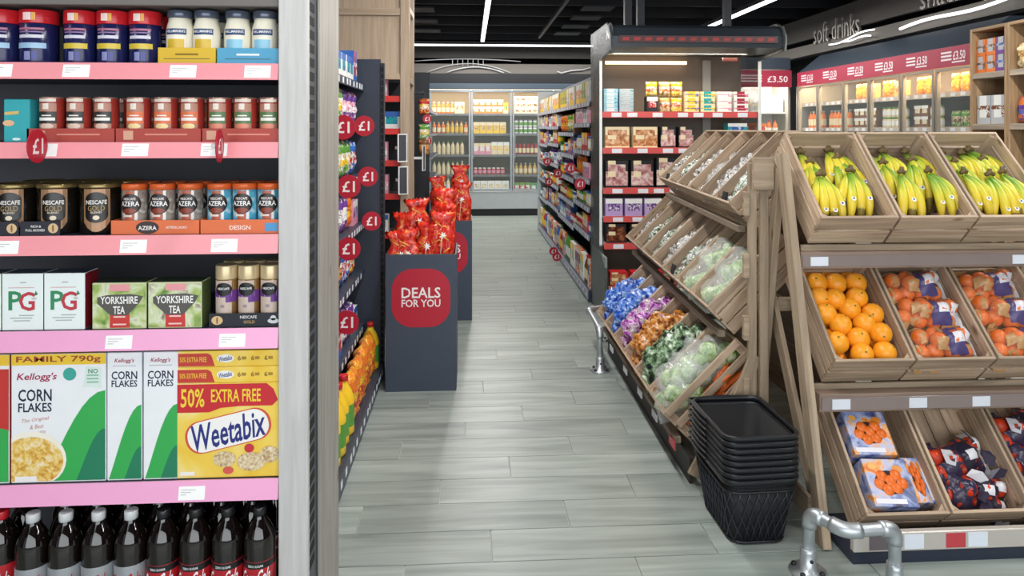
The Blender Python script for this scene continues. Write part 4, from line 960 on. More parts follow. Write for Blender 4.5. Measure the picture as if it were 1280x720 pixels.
for d, nm in ((1, 0), (2, 0), (3, 1), (4, 2)):
    for k, z in enumerate(FZ):
        if d == 1 and k < 2: continue
        stock(CHIL[nm][k], (X0 + DW * d + .045, 12.64 if k else 12.6, z), 0, DW - .09, clear=([FZ[j + 1] - FZ[j] - .05 for j in range(4)] + [.32])[k], place= f'{SN[4 - k]} shelf, far cooler, door {("one", "one", "two", "three", "four")[d]}', end=(0, 'its edge'), group='chilled goods in the far coolers', hmax=.3, run=(3, 6), seed=70 + d * 6 + k)

# ================================================================ MIDDLE GONDOLA (right of the aisle, facing -X)
bays = [(6.21, 7.15, [1.745, 1.56, 1.31, 1.06, .815, .57]), (7.15, 8.4, [1.745, 1.47, 1.24, 1.0, .76, .53]), (8.4, 9.6, [1.745, 1.54, 1.33, 1.08, .82, .55]), (9.6, 10.75, [1.745, 1.55, 1.3, 1.05, .8, .53])]
RAILN = pm('9a9fae', .4)
mg = gondola('aisle_shelving', '', -1, 1.48, 1.04, 6.21, 10.75, bays, 1.03, 1.95, tick=.14)
mg.part('end_panel', G().box(1.02, 1.5, 10.75, 10.79, 0, 2.06, pm('c3c8ca', .4), .004), 'white end frame'); mg.part('top_rail', G().box(1.2, 1.26, 6.23, 10.75, 1.96, 2.02, pm('83888d', .4)))
for (ya, yb, zz) in bays: mg.part('bay_upright', G().box(1.44, 1.46, yb - .02, yb + .005, 0, 1.95, DARK))
mg.put(Matrix(), 'long middle aisle shelving packed with groceries, right of the aisle')
bi = ['nearest bay', 'second bay', 'third bay', 'farthest bay']
RM = [GOODS['dry'] + GOODS['tall'], GOODS['dry'], GOODS['jars'] + GOODS['dry'][:4], GOODS['jars'] + GOODS['dry'][4:], GOODS['jars'], GOODS['dry'] + GOODS['jars']]
YEL = [carton('yellow', 'red', 'white', .12, .07, .19), carton('yellow', 'brown', 'green', .11, .07, .18, 1), carton('silver', 'white', 'cream', .1, .07, .19)]
for b_, (ya, yb, zz) in enumerate(bays):
    for k, z in enumerate(zz):
        hm = ([.25] + [zz[j] - zz[j + 1] - .035 for j in range(5)])[k]
        stock(YEL if k == 0 else RM[k], (1.055, yb - .02, z), -PI / 2, yb - ya - .04, f'{SN[k]} shelf, {bi[b_]}, middle run', (1, 'its near end'), 'groceries on the middle aisle shelves', hm, (2, 4), 100 + b_ * 9 + k, clear=hm)
    stock(GOODS['tall'], (1.05, yb - .02, .1), -PI / 2, yb - ya - .04, f'base shelf, {bi[b_]}, middle run', (1, 'the near end'), 'groceries on the middle aisle shelves', .3, (2, 3), 150 + b_)
for i, (y, z) in enumerate([(6.9, 1.13), (7.9, 1.02), (6.3, 1.02), (8.8, .86), (9.0, 1.1), (8.3, .09), (8.0, .08)]):
    tag1(.972, y, z, 0, 'round red tag on the middle shelving, %s of seven counted from the top' % ORD[[0, 2, 3, 4, 1, 5, 6][i]], .05)

# ================================================================ OPEN CHILLER (end of the middle run, facing the camera)
ch = Thing('open_chiller', 'chiller'); GC = pm('9aa39f', .35, .2); MEATS = {'pink': blotch('ham', ['8f4a4e', 'c79a96', 'e6d6cf'], 26, .2, .3), 'orange': blotch('chicken', ['8a4a2a', 'c98a5a', 'e6cba6'], 32, .2, .3), 'brown': blotch('roast', ['3a1c14', '6e3a26', 'a0674a'], 34, .2, .4), 'red': blotch('mince', ['6a1a1a', 'a83a34', 'd0847a'], 34, .2, .4), 'cream': blotch('slices', ['c9b8a0', 'ece0cf', 'b06a6a', 'f2efe8'], 24, .2, .3), 'white': P('silver')}; CX0, CX1 = 1.075, 2.37
INN = pm('75685f', .6); CHD = pm('2a3138', .35)
prof = [(5.34, 2.12), (5.33, 2.2), (5.37, 2.27), (5.45, 2.30), (6.2, 2.30), (6.2, 2.14), (5.6, 2.10)]
cg = G(); n = len(prof)
cg.add([(CX0, y, z) for y, z in prof] + [(CX1, y, z) for y, z in prof], [tuple(range(n))[::-1], tuple(range(n, 2 * n))] + [(i, (i + 1) % n, (i + 1) % n + n, i + n) for i in range(n)], CHD)
cn = ch.part('canopy', cg, 'dark rounded canopy')
st = ch.part('light_strip', G().box(CX0 + .04, CX1 - .04, 5.322, 5.334, 2.155, 2.205, pm('4c2a2c', .4)), 'dark red strip', parent=cn)
dash = ch.part('red_mark', G().prism([(-.026, -.012), (.022, -.012), (.03, .012), (-.02, .012)], .002, em('983030', .1), on_front(0, 5.3205, 2.18)), 'glowing red mark', parent=cn, M=T(CX0 + .09, 0, 0))
for i in range(1, 14): ch.again(dash, T(CX0 + .09 + .0855 * i, 0, 0), cn)
ch.part('back_panel', G().box(CX0, CX1, 6.17, 6.2, .1, 2.14, INN)); ch.part('base', G().box(CX0, CX1, 5.56, 6.17, .05, .245, GC, .01), 'grey-green base'); ch.part('kick_plate_or_shade', G().box(CX0, CX1, 5.6, 6.15, 0, .05, BLACK))
for x, sx in ((CX0, -1), (CX1, 1)):
    a, b_ = (x - .025, x) if sx < 0 else (x, x + .025)
    q = [(6.2, .02), (6.2, 2.32), (5.45, 2.32), (5.36, 2.28), (5.32, 2.2), (5.34, 2.1), (5.8, 2.06), (5.8, .58), (5.72, .5), (5.56, .42), (5.52, .3), (5.54, .02)]
    g = G(); n = len(q); vs = [(a, y, z) for y, z in q] + [(b_, y, z) for y, z in q]
    g.add(vs, [tuple(range(n)), tuple(range(n, 2 * n))[::-1]] + [(i, i + n, (i + 1) % n + n, (i + 1) % n) for i in range(n)], film('2e3837', .55, .35))
    ch.part('side_panel', g, 'smoked glass end panel'); ch.part('side_foot', G().box(a + .003, b_ - .003, 5.56, 6.15, .02, .5, pm('8a9592', .35)), 'grey-green lower panel'); ch.part('edge_trim', G().box(a + .002, b_ - .002, 5.785, 5.802, .55, 2.06, pm('eef2f1', .3)), 'white edge trim')
    ch.part('canopy_cap', G().tube([(x + sx * .026, 5.34, 2.1), (x + sx * .026, 5.335, 2.2), (x + sx * .026, 5.38, 2.28), (x + sx * .026, 5.47, 2.31)], .009, 8, pm('a9aeb0', .4, .3)), 'pale cap')
ch.part('light_bar', G().box(1.16, 1.86, 6.08, 6.11, 2.06, 2.085, em('ffdca8', 4)), 'warm light bar'); ch.part('thermometer', G().box(2.06, 2.18, 5.75, 5.77, 2.055, 2.085, pm('3a1512', .4)))
ch.part('shelf_upright', G().box(2.02, 2.09, 6.14, 6.165, .3, 2.1, pm('a9a6a2', .4)))
CZ = [(1.643, 5.82, 2.33), (1.35, 5.80, 2.33), (1.025, 5.78, 2.33), (.797, 5.76, 2.33), (.583, 5.74, 2.33), (.262, 5.6, 2.33)]
RR = pm('d65552', .35); ct = G().box(-.042, .042, -.0012, 0, 0, .035, TICK); ct0 = None; r = random.Random(3)
for k, (z, yf, x1) in enumerate(CZ):
    s_ = ch.part('shelf', G().box(CX0 + .004, CX1 - .004, yf, 6.16, z - .02, z, pm('b7b2ac', .5))); ch.part('price_rail', G().box(CX0 + .004, CX1 - .004, yf - .012, yf, z - .045, z + .004, RR if k < 5 else pm('e59a86', .35)), 'red price rail', parent=s_)
    x = CX0 + .12
    while x < CX1 - .06:
        M = T(x, yf - .0122, z - .04)
        if ct0 is None: ct0 = ch.part('price_ticket', ct, 'white price ticket', parent=s_, M=M)
        else: ch.again(ct0, M, s_)
        x += r.choice((.13, .16, .21))
ch.part('marking', G().prism([(-.045, -.035), (-.028, -.035), (-.022, .012), (.02, -.035), (.045, -.035), (.045, .035), (.028, .035), (.022, -.008), (-.02, .035), (-.045, .035)], .002, WHITE, SIDE(CX0 - .0255, 5.43, 2.225)), 'white zigzag emblem')  # plain white zigzag on the outer face of the left end panel
ch.put(Matrix(), 'open chilled cabinet with dark canopy and red price rails, beside the middle shelving')
area('chiller_light', (1.7, 5.75, 2.09), (math.radians(-18), 0, 0), 1.1, .06, 11, (1, .86, .66))
def boxstack(x, n, w_, h_, col, acc, d_, z, y, desc, top='white'):
    c = carton(col, acc, top, w_, d_, h_, 1)
    for i in range(n): c['t'].put(T(x, y, z + (h_ + .001) * i), f'{desc}, {nth(i)} from the bottom', 'chilled boxes on the top chiller shelf')
z = 1.644
boxstack(1.155, 6, .115, .031, '8fcbe0', '4f9fc8', .2, z, 5.84, 'pale blue flat box in the stack nearest the chiller end panel'); boxstack(1.285, 6, .115, .031, 'a9bcc4', '6fa9bc', .2, z, 5.84, 'grey and blue flat box in the second stack', 'silver')
for k, (x, a) in enumerate(((1.5, 'yellow'), (1.61, 'gold'), (1.71, 'yellow'))):
    p_ = pouch(a, 'white', 'orange', .1, .06, .125, 30 + k)
    for i in range(2):
        if k == 0 and i == 0: continue
        p_['t'].put(T(x, 5.84, z + .127 * i), '%s cheese bag, %s pile on the top chiller shelf, %s one' % (a, ('gap-side', 'middle', 'box-side')[k], ('lower', 'upper')[i]), 'cheese bags on the top chiller shelf')
carton('black', 'red', 'white', .09, .1, .126)['t'].put(T(1.5, 5.84, z), 'black carton under the yellow cheese bag pile by the gap')
for k, (x, c_, a) in enumerate(((1.83, 'blue', 'yellow'), (1.965, 'yellow', 'teal'), (2.105, 'pink', 'white'), (2.245, 'pink', 'crimson'))): boxstack(x, 3, .118, .056, 'cream' if k < 2 else 'white', c_, .2, z, 5.84, f'{c_} and white ready-meal box in the {ORD[k]} three-high stack', a)
def stk(items, k, x0, ln, seed, run=(1, 2)): stock(items, (x0, CZ[k][1] + .015, CZ[k][0] + .001), 0, ln, f'{SN[k]} chiller shelf', (0, 'its end panel'), 'chilled packs in the open chiller', .26, run, seed, .02)
stk([trayp('black', 'pink', .12, .1, .17), trayp('brown', 'orange', .13, .1, .14), trayp('cream', 'orange', .2, .1, .17), trayp('white', 'brown', .13, .1, .16)], 1, 1.1, .85, 5)
for j, c_ in enumerate(('yellow', 'teal')): carton(c_, 'blue', 'white', .16, .1, .1)['t'].put(T(2.21, 5.83, 1.351 + .101 * j), f'{c_} sandwich box at the far end of the second chiller shelf')
stk([trayp('black', 'pink', .18, .1, .22), trayp('black', 'cream', .2, .1, .24)], 2, 1.1, .7, 8); stk([carton('gold', 'yellow', 'white', .14, .1, .12), carton('lilac', 'purple', 'white', .14, .1, .14), trayp('silver', 'white', .15, .1, .15)], 3, 1.1, .9, 9)
stk([trayp('black', 'brown', .16, .12, .15), trayp('crimson', 'brown', .18, .12, .15)], 4, 1.1, .9, 10); stk([trayp('black', 'red', .13, .12, .12), trayp('red', 'orange', .14, .12, .11)], 5, 1.1, .9, 11)

# ================================================================ WALL COOLERS on the right
wc = Thing('wall_cooler', 'cooler'); HX = 4.05; YS = [5.56, 6.057, 6.547, 7.091, 7.594, 8.17, 8.683]
wc.part('canopy', G().add([(HX + .02, 5.56, 2.2), (HX + .02, 8.72, 2.2), (HX + .3, 8.72, 2.42), (HX + .3, 5.56, 2.42), (4.9, 5.56, 2.2), (4.9, 8.72, 2.2), (4.9, 5.56, 2.42), (4.9, 8.72, 2.42)], [(0, 1, 2, 3)[::-1], (3, 2, 7, 6)[::-1], (0, 4, 5, 1)[::-1], (0, 3, 6, 4)[::-1], (1, 5, 7, 2)[::-1], (4, 6, 7, 5)[::-1]], pm('39434e', .4)), 'sloping blue-grey canopy')
hb = wc.part('header_panel', G().box(HX, HX + .02, 5.56, 8.72, 2.03, 2.2, pm('a8324a', .4)), 'crimson header with white prices')
lt = G(); LW = pm('f1e6e8', .5)
for i in range(6):
    yc = (YS[i] + YS[i + 1]) / 2; M = SIDE(HX - .0008, yc, 2.115)
    lt.text('£3.50', .075, .07, .005, LW, M, 1, .15); 
    for j in range(3): lt.patch([(-.16, .03 - .03 * j), (-.025, .03 - .03 * j), (-.025, .046 - .03 * j), (-.16, .046 - .03 * j)], LW, M)
    lt.patch([(-.02, -.055), (.14, -.055), (.14, -.043), (-.02, -.043)], LW, M)
wc.part('header_lettering', lt, 'white price lettering', parent=hb, kind='stuff')
wc.part('back_panel', G().box(4.84, 4.88, 5.56, 8.72, .1, 2.2, pm('6d625a', .6))); wc.part('base', G().box(HX, 4.84, 5.56, 8.72, 0, .4, pm('a9a6a0', .4), .005))
for y in (5.56, 8.70): wc.part('side_panel', G().box(HX, 4.84, y, y + .02, .4, 2.2, pm('7f7a74', .4)))
VZ = [.75, 1.15, 1.52, 1.82]
for z in VZ:
    s_ = wc.part('shelf', G().box(HX + .08, 4.84, 5.58, 8.70, z - .02, z, pm('a79e94', .5))); wc.part('price_rail', G().box(HX + .068, HX + .08, 5.58, 8.70, z - .04, z + .004, pm('c8b6a4', .4)), parent=s_)
    tk = G().box(-.03, .03, -.0012, 0, 0, .03, TICK); t0 = None
    for j in range(24):
        M = Matrix.Translation((HX + .0675, 5.66 + j * .127, z - .034)) @ RZ(-PI / 2)
        if t0 is None: t0 = wc.part('price_ticket', tk, parent=s_, M=M)
        else: wc.again(t0, M, s_)
FRG = pm('9a948b', .35, .4)
for i in range(6):
    a, b_ = YS[i] + .012, YS[i + 1] - .012; wd = .026 if i % 2 else .026; fr = G()
    fr.box(HX, HX + .03, a, a + wd, .42, 2.02, FRG).box(HX, HX + .03, b_ - wd, b_, .42, 2.02, FRG).box(HX, HX + .03, a + wd, b_ - wd, 2.0, 2.02, FRG).box(HX, HX + .03, a + wd, b_ - wd, .42, .45, FRG)
    d = wc.part('door', fr, 'metal-framed glass door'); wc.part('pane', G().box(HX + .01, HX + .016, a + wd, b_ - wd, .45, 2.0, pane_mat()), 'clear glass', parent=d); wc.part('handle', G().box(HX - .03, HX - .015, b_ - .06, b_ - .045, 1.0, 1.45, FRG, .002), parent=d)
wc.part('light_bar', G().box(HX + .06, HX + .08, 5.6, 8.68, 2.085, 2.105, em('ffd9a0', 5)), 'warm light bar')
wc.put(Matrix(), 'long row of glass-door wall coolers under a crimson price header')
area('wall_cooler_light', (HX + .09, 7.14, 2.075), (0, math.radians(-30), 0), .05, 3.0, 60, (1, .78, .48))
SNK = [pouch('orange', 'yellow', 'gold', .1, .05, .165, 41), pouch('orange', 'gold', 'cream', .1, .05, .155, 42), carton('gold', 'orange', 'cream', .09, .05, .15), pouch('yellow', 'orange', 'gold', .09, .05, .165, 43)]
SNK2 = [pouch('green', 'cream', 'brown', .11, .05, .14, 44), carton('cream', 'brown', 'green', .1, .06, .13), pouch('red', 'cream', 'white', .09, .05, .14, 45), carton('brown', 'cream', 'white', .1, .06, .1), jarp('cream', 'green', 'white', .035, .1, 'tub')]
dn = [o_ + ' wall-cooler door' for o_ in ORD[:6]]
for i in range(6):
    for k, (z, its) in enumerate(((1.82, SNK if i < 4 else JUICE), (1.52, SNK2 if i not in (4, 5) else JUICE), (1.15, SNK2))):
        stock(its, (HX + .1, YS[i + 1] - .04, z), -PI / 2, YS[i + 1] - YS[i] - .08, f'{("upper", "middle", "lower")[k]} shelf, {dn[i]}', (1, 'its near edge'), 'snacks and drinks in the wall coolers', .22 if k else .18, (2, 4), 200 + i * 3 + k, clear=.24 if k else .17)
# cooler facing the camera at the end of the wall run
ec = Thing('upright_cooler', 'cooler'); ex0, ex1, ey = 3.3, 4.02, 8.8
ec.part('cabinet', G().box(ex0, ex1, ey + .5, ey + .54, 0, 2.4, pm('e8e6e0', .5)).box(ex0, ex0 + .03, ey + .02, ey + .5, .1, 2.25, FRG).box(ex1 - .03, ex1, ey + .02, ey + .5, .1, 2.25, FRG)); ec.part('canopy', G().box(ex0, ex1, ey, ey + .5, 2.25, 2.4, pm('39434e', .4), .01)); ec.part('base', G().box(ex0, ex1, ey, ey + .5, 0, .3, pm('a9a6a0', .4)))
h_ = ec.part('header_panel', G().box(ex0, ex1, ey - .02, ey, 2.03, 2.24, pm('a8324a', .4)), 'crimson header')
lt = G(); M = on_front(3.66, ey - .021, 2.13); lt.text('£3.50', .08, .18, 0, LW, M, 1, .26)
for j in range(3): lt.patch([(-.3, .035 - .035 * j), (-.02, .035 - .035 * j), (-.02, .053 - .035 * j), (-.3, .053 - .035 * j)], LW, M)
ec.part('header_lettering', lt, 'white price lettering', parent=h_, kind='stuff')
for z in (.7, 1.1, 1.42, 1.72): ec.part('shelf', G().box(ex0 + .03, ex1 - .03, ey + .08, ey + .5, z - .02, z, pm('d8d6d0', .5)))
ec.part('light_bar', G().box(ex0 + .06, ex1 - .06, ey + .04, ey + .06, 2.10, 2.12, em('fff6e6', 6)), 'lit light bar'); ec.part('pane', G().box(ex0 + .03, ex1 - .03, ey + .004, ey + .01, .3, 2.03, pane_mat()), 'clear glass')
ec.put(Matrix(), 'brightly lit upright cooler with a crimson header at the end of the wall coolers')
area('upright_cooler_light', (3.66, ey + .06, 2.09), (math.radians(28), 0, 0), .6, .05, 22, (1, .95, .86))
for k, (z, its) in enumerate(((1.72, [carton('white', 'cream', 'white', .12, .08, .2)]), (1.42, [carton('white', 'red', 'orange', .12, .08, .16), bottlep('orange', 'red', 'white', .035, .2)]), (1.1, [bottlep('white', 'green', 'green', .035, .22), bottlep('silver', 'black', 'white', .035, .24)]))):
    stock(its, (ex0 + .04, ey + .1, z), 0, ex1 - ex0 - .08, f'{("upper", "middle", "lower")[k]} shelf of the upright cooler', (0, 'its edge'), 'drinks in the upright cooler', .28, (2, 3), 260 + k)
# timber crate tower beside the wall coolers
ctw = Thing('crate_tower', 'shelving'); TX = 4.0
for k, (ya, yb) in enumerate(((5.16, 5.53), (4.76, 5.13))):
    for y in (ya, yb): ctw.part('side_board', G().box(TX, TX + .4, y - .012, y + .012, 0, 2.3, wood('8d7153', 'b3946f', 2), .002))
    ctw.part('top_board', G().box(TX, TX + .4, ya + .012, yb - .012, 2.275, 2.3, wood('8d7153', 'b3946f', 1), .002))
    for j in range(4): ctw.part('back_slat', G().box(TX + .38, TX + .4, ya + .014 + j * (yb - ya - .024) / 4, ya + .01 + (j + 1) * (yb - ya - .024) / 4 - .004, 0, 2.27, wood('8d7153', 'b3946f', 2)))
    for z in (.8, 1.2, 1.545, 1.945): ctw.part('shelf_board', G().box(TX, TX + .38, ya + .013, yb - .013, z - .045, z, wood('8d7f70', 'b5a692', 1), .002))
ctw.put(Matrix(), 'timber crate tower of snacks beside the wall coolers')
tubs = [carton('orange', 'brown', 'silver', .095, .09, .13, 1, 'tub', 'snack tub'), carton('purple', 'blue', 'silver', .095, .09, .13, 1, 'tub', 'snack tub')]
for i in range(3):
    for j in range(2): tubs[i // 2]['t'].put(T(TX + .03, 5.46 - .108 * i, 1.946 + .132 * j, -PI / 2), f'{tubs[i // 2]["desc"]}, {("lower", "upper")[j]} one, {ORD[i]} column in the crate tower', 'snack tubs in the crate tower')
pp = carton('silver', 'brown', 'white', .14, .08, .22, 1, 'pouch_pack', 'pouch pack')
for i in range(2): pp['t'].put(T(TX + .03, 5.43 - .155 * i, 1.546, -PI / 2), f'brown and silver pouch pack with white edges, {ORD[i]} on the crate tower shelf', 'pouch packs in the crate tower')
q_ = pouch('orange', 'purple', 'blue', .14, .08, .2, 61)
for i in range(2): q_['t'].put(T(TX + .03, 5.04 - .16 * i, 1.546, -PI / 2), f'orange and purple packet in the nearer tower column, {ORD[i]} along', 'packets in the nearer tower column')
cp = pouch('cream', 'gold', 'brown', .16, .1, .2, 62)
for i in range(2): cp['t'].put(T(TX + .02, 5.03 - .165 * i, 1.946, -PI / 2), f'cream snack bag high in the nearer tower column, {ORD[i]} along', 'snack bags in the nearer tower column')

# ================================================================ PRODUCE CRATES
def crate(w_, L, h_, sgap=.007):
    """wooden crate: front-left-bottom corner at the origin, x along the front, y towards the back, z up"""
    t = Thing('produce_crate', 'crate'); th = .011; ph = .013
    def slat(x0, x1, y0, y1, z0, z1, ax): return G().box(x0, x1, y0, y1, z0, z1, cw(ax), .0012)
    hh = (h_ - ph) / 2
    a = t.part('slat', slat(0, w_, 0, th, 0, hh, 0)); t.again(a, T(0, 0, hh + ph)); t.again(a, T(0, L - th, 0)); t.again(a, T(0, L - th, hh + ph))
    h3 = (h_ - 2 * sgap) / 3
    b = t.part('slat', slat(0, th, th, L - th, 0, h3, 1))
    for j in range(3):
        if j: t.again(b, T(0, 0, j * (h3 + sgap)))
        t.again(b, T(w_ - th, 0, j * (h3 + sgap)))
    nb = 4; bw = (w_ - 2 * th - .005 * (nb - 1)) / nb
    c = t.part('base_slat', slat(th, th + bw, th, L - th, .004, .013, 1))
    for j in range(1, nb): t.again(c, T(j * (bw + .005), 0, 0))
    k = .026
    q = G().add([(0, 0, 0), (k, 0, 0), (0, k, 0), (0, 0, h_ - .022), (k, 0, h_ - .022), (0, k, h_ - .022)], [(0, 2, 1), (3, 4, 5), (0, 1, 4, 3), (1, 2, 5, 4), (2, 0, 3, 5)], cw(2))
    p = t.part('corner_post', q, M=T(th, th, .013))
    t.again(p, T(w_ - th, th, .013, PI / 2)); t.again(p, T(w_ - th, L - th, .013, PI)); t.again(p, T(th, L - th, .013, -PI / 2))
    return t
TILT = PI / 4; CH, CL, CWB = .16, .46, .305
def crate_matrix(p, dirv=(1, 0)):
    """p: front top-left corner as one faces the crate; dirv: the direction of its front edge"""
    x = Vector((dirv[0], dirv[1], 0)).normalized(); yb = Vector((-x.y, x.x, 0))
    y = yb * math.cos(TILT) + Vector((0, 0, math.sin(TILT))); z = x.cross(y)
    M = Matrix((x, y, z)).transposed().to_4x4(); o = Vector(p) - z * CH
    M.translation = o; return M
cB = crate(CWB, CL, CH)
tops = [(1.33 + .315 * i, 2.65, 1.165) for i in range(3)]
mids = [(1.355 + .315 * i, 2.59, .64) for i in range(3)]
bots = [(1.40 + .315 * i, 2.46, .137) for i in range(3)]
content = {}
for row, ps, what in (('top', tops, ['bananas beside the timber legs', 'bananas in the middle of the top tier', 'bananas farthest from the timber legs']), ('middle', mids, ['loose oranges', 'bagged easy peelers beside the loose oranges', 'bagged easy peelers farthest from the oranges']), ('bottom', bots, ['printed orange boxes', 'dark-wrapped nets of red-orange fruit next to the printed boxes', 'dark-wrapped nets farthest from the printed boxes'])):
    for i, p in enumerate(ps):
        M = crate_matrix(p); content[row, i] = M
        cB.put(M, f'tilted wooden crate of {what[i]}', 'crates on the fruit stand')
# the stand that carries them
stn = Thing('fruit_stand', 'display stand'); BX0, BX1 = 1.285, 2.33
WT = ('8c7a66', 'b09c83')
def beam(t, name, p, q, w_, d_, ax=None, lab=None, c=WT):
    p, q = Vector(p), Vector(q); v = q - p; L = v.length; zq = v.normalized()
    x = Vector((1, 0, 0)); x = (x - zq * x.dot(zq)); x = x.normalized() if x.length > .2 else Vector((0, 1, 0)); y = zq.cross(x)
    M = Matrix((x, y, zq)).transposed().to_4x4(); M.translation = p
    return t.part(name, G().box(-w_ / 2, w_ / 2, -d_ / 2, d_ / 2, 0, L, wood(c[0], c[1], 2), .002), lab, M=M)
LW2 = pm('dfe3ec', .5)
def ledge(x0, y, z0, z1, tickets, red=None, strip=('8b7668', 'a48d7c')):
    b = stn.part('ledge', G().box(x0, BX1, y, y + .05, z0, z1, wood(strip[0], strip[1], 0), .002), 'timber ticket ledge'); stn.part('ticket_channel', G().box(x0 + .005, BX1, y - .006, y, z0 + .008, z1 - .012, pm('8a7c78', .2), .001), 'clear ticket channel', parent=b)
    for x in tickets: stn.part('price_ticket', G().box(x - .035, x + .035, y - .0075, y - .006, z0 + .012, z1 - .018, LW2), 'pale price ticket', parent=b)
    if red: stn.part('offer_ticket', G().box(red - .03, red + .03, y - .0075, y - .006, z0 + .012, z1 - .018, pm('c2434a', .4)), 'red offer ticket', parent=b)
ledge(BX0 + .005, 2.735, .957, 1.022, [1.36, 2.18])
ledge(BX0 + .035, 2.645, .432, .50, [1.40, 1.70, 1.95])
stn.part('ledge', G().box(BX0 + .035, BX1, 2.405, 2.43, .042, .108, pm('cfc8c0', .35, .3), .003), 'pale metal ticket ledge')
stn.part('kick_plate_or_shade', G().box(BX0 + .035, BX1, 2.41, 2.43, 0, .04, pm('2a3040', .3)), 'dark strip for the floor shade under the ledge')  # dark strip standing in for the shaded floor beneath the ledge
stn.part('bracket', G().box(BX0 + .035, BX1, 2.43, 2.70, .0, .02, pm('2a3040', .4)))
for x, c in ((1.41, '6d6468'), (1.535, 'e4eaf4'), (1.765, 'e4eaf4'), (1.685, 'c2434a')): stn.part('price_ticket', G().box(x - .035, x + .035, 2.4035, 2.405, .05, .10, pm(c, .4)), 'red offer ticket' if c[0] == 'c' else 'price ticket')
for z0, z1, y in ((.96, 1.045, 2.768), (.44, .518, 2.706)): stn.part('front_bearer', G().box(BX0 + .02, BX1, y, y + .014, z0, z1, wood(*WT, 0), .002))
for z, y in ((1.02, 2.80), (1.30, 3.06), (.5, 2.72), (.78, 3.02), (.02, 2.60), (.27, 2.88)):
    stn.part('bearer', G().box(BX0 + .02, BX1, y + .0, y + .03, z - .06, z - .005, wood(*WT, 0), .002))
for x in (1.27, 2.365):
    beam(stn, 'leg', (x, 2.86, 1.40), (x, 2.515, 0), .032, .06); beam(stn, 'leg', (x, 2.885, 1.34), (x - .0, 3.14, 0), .028, .055)
    if x > 2: stn.part('side_board', G().box(x - .014, x + .014, 3.12, 3.16, 0, 1.46, wood(*WT, 2), .002))
beam(stn, 'brace', (1.302, 3.05, .80), (1.302, 2.62, .05), .02, .06)
stn.part('side_board', G().box(1.262, 1.278, 2.62, 3.1, .04, .13, wood(*WT, 1), .002))
for j in range(8): stn.part('back_slat', G().box(1.83, BX1, 3.17, 3.185, .05 + .18 * j, .2 + .18 * j, wood(*WT, 0), .002))
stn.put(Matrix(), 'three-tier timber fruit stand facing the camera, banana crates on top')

# ---- bananas
BAN = None
def banana_mat():
    m, nt, b = base_mat('banana_skin'); N = nt.nodes.new; L = nt.links.new
    tc = N('ShaderNodeTexCoord'); sp = N('ShaderNodeSeparateXYZ'); L(tc.outputs['Object'], sp.inputs[0]); oi = N('ShaderNodeObjectInfo')
    mr = N('ShaderNodeMapRange'); mr.inputs['From Min'].default_value = -.19; mr.inputs['From Max'].default_value = 0; L(sp.outputs['Y'], mr.inputs['Value'])
    ns = N('ShaderNodeTexNoise'); ns.inputs['Scale'].default_value = 14; L(tc.outputs['Object'], ns.inputs['Vector'])
    a1 = N('ShaderNodeMath'); a1.operation = 'MULTIPLY_ADD'; a1.inputs[1].default_value = .25; L(ns.outputs['Fac'], a1.inputs[0]); L(mr.outputs[0], a1.inputs[2])
    a2 = N('ShaderNodeMath'); a2.operation = 'MULTIPLY_ADD'; a2.inputs[1].default_value = .4; a2.inputs[2].default_value = -.3; L(oi.outputs['Random'], a2.inputs[0])
    a3 = N('ShaderNodeMath'); a3.operation = 'ADD'; L(a1.outputs[0], a3.inputs[0]); L(a2.outputs[0], a3.inputs[1])
    cr = N('ShaderNodeValToRGB'); e = cr.color_ramp.elements; e[0].position = .0; e[0].color = lin('7a6a2a'); e[1].position = 1; e[1].color = lin('6f9a2c')
    for p, c in ((.05, 'd8bf38'), (.3, 'e3cb3a'), (.58, 'd3cc3c'), (.8, '9fb634')): k = e.new(p); k.color = lin(c)
    L(a3.outputs[0], cr.inputs[0]); L(cr.outputs[0], b.inputs['Base Color']); b.inputs['Roughness'].default_value = .4
    return m
BAN = banana_mat(); STEM = pm('6d5a33', .6); TIP = pm('3f3420', .7)
def banana_bunch(n, seed, ln=.19):
    r = random.Random(seed); t = Thing('banana_bunch', 'bananas')
    for i in range(n):
        u = i - (n - 1) / 2; L = ln * r.uniform(.93, 1.05); g = G(); path = []; rs = []
        for k in range(11):
            s_ = k / 10
            fan = u * (.009 + .029 * math.sin(s_ * PI * .55))
            path.append((fan, -L * s_ * (1 - .06 * abs(u)), -.012 + .040 * math.sin(PI * min(1, s_ * .96 + .02)) - .004 * u * u - .03 * s_))
            rs.append([.0065, .0085, .0135, .0165, .0185, .0192, .0188, .0175, .0145, .0095, .005][k])
        g.tube(path, rs, 7, BAN); a = t.part('banana', g)
        if r.random() < .65:
            k = r.choice((6, 7)); x, y, z = path[k]; st_ = G().prism(ell(.018, .021, 12), .0008, WHITE, Matrix.Translation((x, y, z + rs[k] + .0006))).prism(ell(.009, .009, 8), .0006, pm('2b4f8c', .4), Matrix.Translation((x, y, z + rs[k] + .0012)))
            t.part('sticker', st_, 'small white sticker', parent=a)
        t.part('tip', G().tube([path[-1], tuple(Vector(path[-1]) + (Vector(path[-1]) - Vector(path[-2])).normalized() * .008)], .0052, 6, TIP), 'dark tip', parent=a)
    t.part('crown', G().tube([(-.014 * n / 3, .012, -.008), (0, .02, -.005), (.014 * n / 3, .012, -.008)], [.009, .012, .009], 7, STEM).tube([(0, .016, -.006), (0, .034, .004)], [.011, .008], 7, STEM), 'brown cut crown')
    return t
bun = [banana_bunch(4, 1, .225), banana_bunch(3, 2, .23), banana_bunch(4, 3, .225), banana_bunch(3, 4, .215)]
b1 = [[.085, .425], [.225, .435], [.09, .335], [.225, .36], [.085, .235], [.222, .26]]
